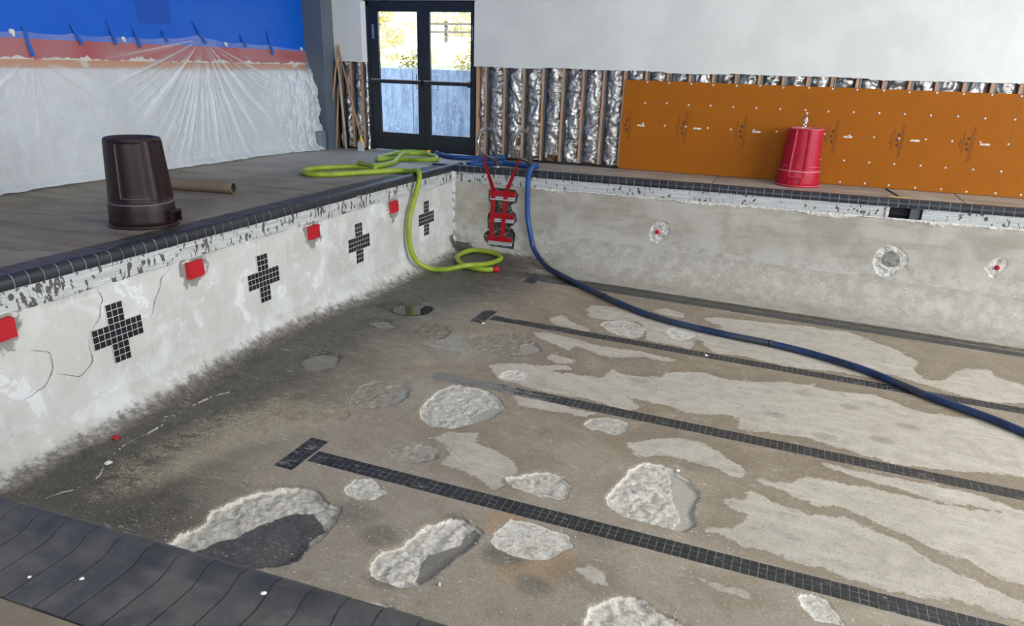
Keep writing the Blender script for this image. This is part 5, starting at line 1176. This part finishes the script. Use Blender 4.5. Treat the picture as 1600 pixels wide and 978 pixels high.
# ------------------------------------------------------------------ small debris
sl = box('wood_shim', -.13, .13, -.022, .022, 0, .012, mat_wood('shim_wood', 'c9a06a', 'dab684', (4, 60, 60)), None, .004); sl.location = (6.01, .40, 0); sl.rotation_euler = (0, 0, -.10); tag(sl, 'small wooden shim on the far deck above the skimmer', 'wood scrap')
sl2 = box('wood_splinter', -.36, .36, -.012, .012, 0, .008, M_DARKVOID, None, .003); sl2.location = (5.96, .80, 0); sl2.rotation_euler = (0, 0, 1.72); tag(sl2, 'thin dark splinter of wood leading from the orange board to the shim', 'wood scrap')
def rock(r, seed, sq=.6):
    q = random.Random(seed); V, F = [], []; n = 7
    V.append((0, 0, r*sq))
    for z, k in ((.75, .6), (.3, 1.0), (0, .9)):
        for j in range(n):
            a = 2*PI*j/n; s = q.uniform(.75, 1.2)*k*r; V.append((s*math.cos(a), s*math.sin(a), z*r*sq))
    for j in range(n):
        j2 = (j+1) % n; F += [(0, 1+j, 1+j2), (1+j, 1+n+j, 1+n+j2, 1+j2), (1+n+j, 1+2*n+j, 1+2*n+j2, 1+n+j2)]
    me = bpy.data.meshes.new('plaster_chip'); me.from_pydata(V, [], F); me.materials.append(M_PLASTERW); return me
for i, (x, y, r, z, l) in enumerate(((2.866, -9.161, .006, .001, 'tiny white plaster chip on the near coping, left of the larger ones'), (3.011, -9.111, .008, .002, 'white plaster chip in the middle of the near coping'), (3.545, -8.985, .009, .022, 'flat white plaster chip on the near coping closest to its rounded edge'))):
    o = bpy.data.objects.new('plaster_chip', rock(r, i)); COL.objects.link(o); o.location = (x, y, z); tag(o, l, 'plaster chip', 'white chips on the near coping')
o = bpy.data.objects.new('plaster_stub', rock(.010, 9, 2.4)); COL.objects.link(o); o.location = (3.205, -7.176, FZ(3.205, -7.176)); tag(o, 'small pale stub on the floor beside the grey crater nearest the coping', 'debris')
me = rock(.026, 21, 1.1); me.materials.clear(); me.materials.append(M_REDF)
o = bpy.data.objects.new('red_plug', me); COL.objects.link(o); o.location = (.262, -6.655, FZ(.262, -6.655)+.002); tag(o, 'small red plug lying on the dark floor at the foot of the left wall', 'plug')
for (x, y, r, l) in ((1.71, -2.93, .018, 'white crumb at the T of the lane line near the corner'), (4.16, -2.70, .020, 'white crumb on the lane line below the blue hose'), (4.27, -5.25, .018, 'white crumb on the brown floor below the middle lane line'), (.50, -6.95, .026, 'grey lump of plaster on the ridge near the left wall')):
    o = bpy.data.objects.new('plaster_crumb', rock(r, int(x*100), .8)); COL.objects.link(o); o.location = (x, y, FZ(x, y)); tag(o, l, 'plaster chip')
# loose crumbs round the pits, too small to count
V, F = [], []; rq = random.Random(77)
tmpl = rock(1, 3, .7); tv_ = [v.co.copy() for v in tmpl.vertices]; tf_ = [tuple(p.vertices) for p in tmpl.polygons]
cl = [k for k in CRATERS if CW[k] > .5]
for i in range(1100):
    if i % 2:
        k = rq.choice(cl); q = CRATERS[k]; a = rq.randrange(len(q)); t = rq.random(); p, p2 = q[a], q[(a+1) % len(q)]
        x = p[0]+(p2[0]-p[0])*t+rq.gauss(0, .05); y = p[1]+(p2[1]-p[1])*t+rq.gauss(0, .05)
    else: x, y = rq.uniform(.6, 6.5), rq.uniform(-8.6, -1.2)
    if x < .4 or y > -.8: continue
    s = rq.uniform(.0018, .0055); b = len(V); V += [(x+v.x*s, y+v.y*s, FZ(x, y)+v.z*s) for v in tv_]; F += [tuple(b+j for j in f) for f in tf_]
o = mesh('plaster_crumbs', V, F, M_PLASTERW); o['kind'] = 'stuff'; tag(o, 'scattered pale plaster crumbs all over the pool floor', 'crumbs')
bpy.data.meshes.remove(tmpl)
# standing water in the hollow at the foot of the left wall
pl = [(x, y) for x, y in MUD['m14']]; q = catmull([(x, y, 0) for x, y in pl+pl[:1]], .03)[:-1]
V = [(p.x, p.y, FZ(p.x, p.y)*0+FZ(pl[0][0], pl[0][1])-.012) for p in q]; V += [(a, b, c-.02) for a, b, c in V]; m = len(q)
o = mesh('puddle', V, [tuple(range(m))]+[(i, (i+1) % m, m+(i+1) % m, m+i) for i in range(m)], M_WATER); o['kind'] = 'stuff'; tag(o, 'dark still puddle in the pool floor reflecting the far wall', 'puddle')
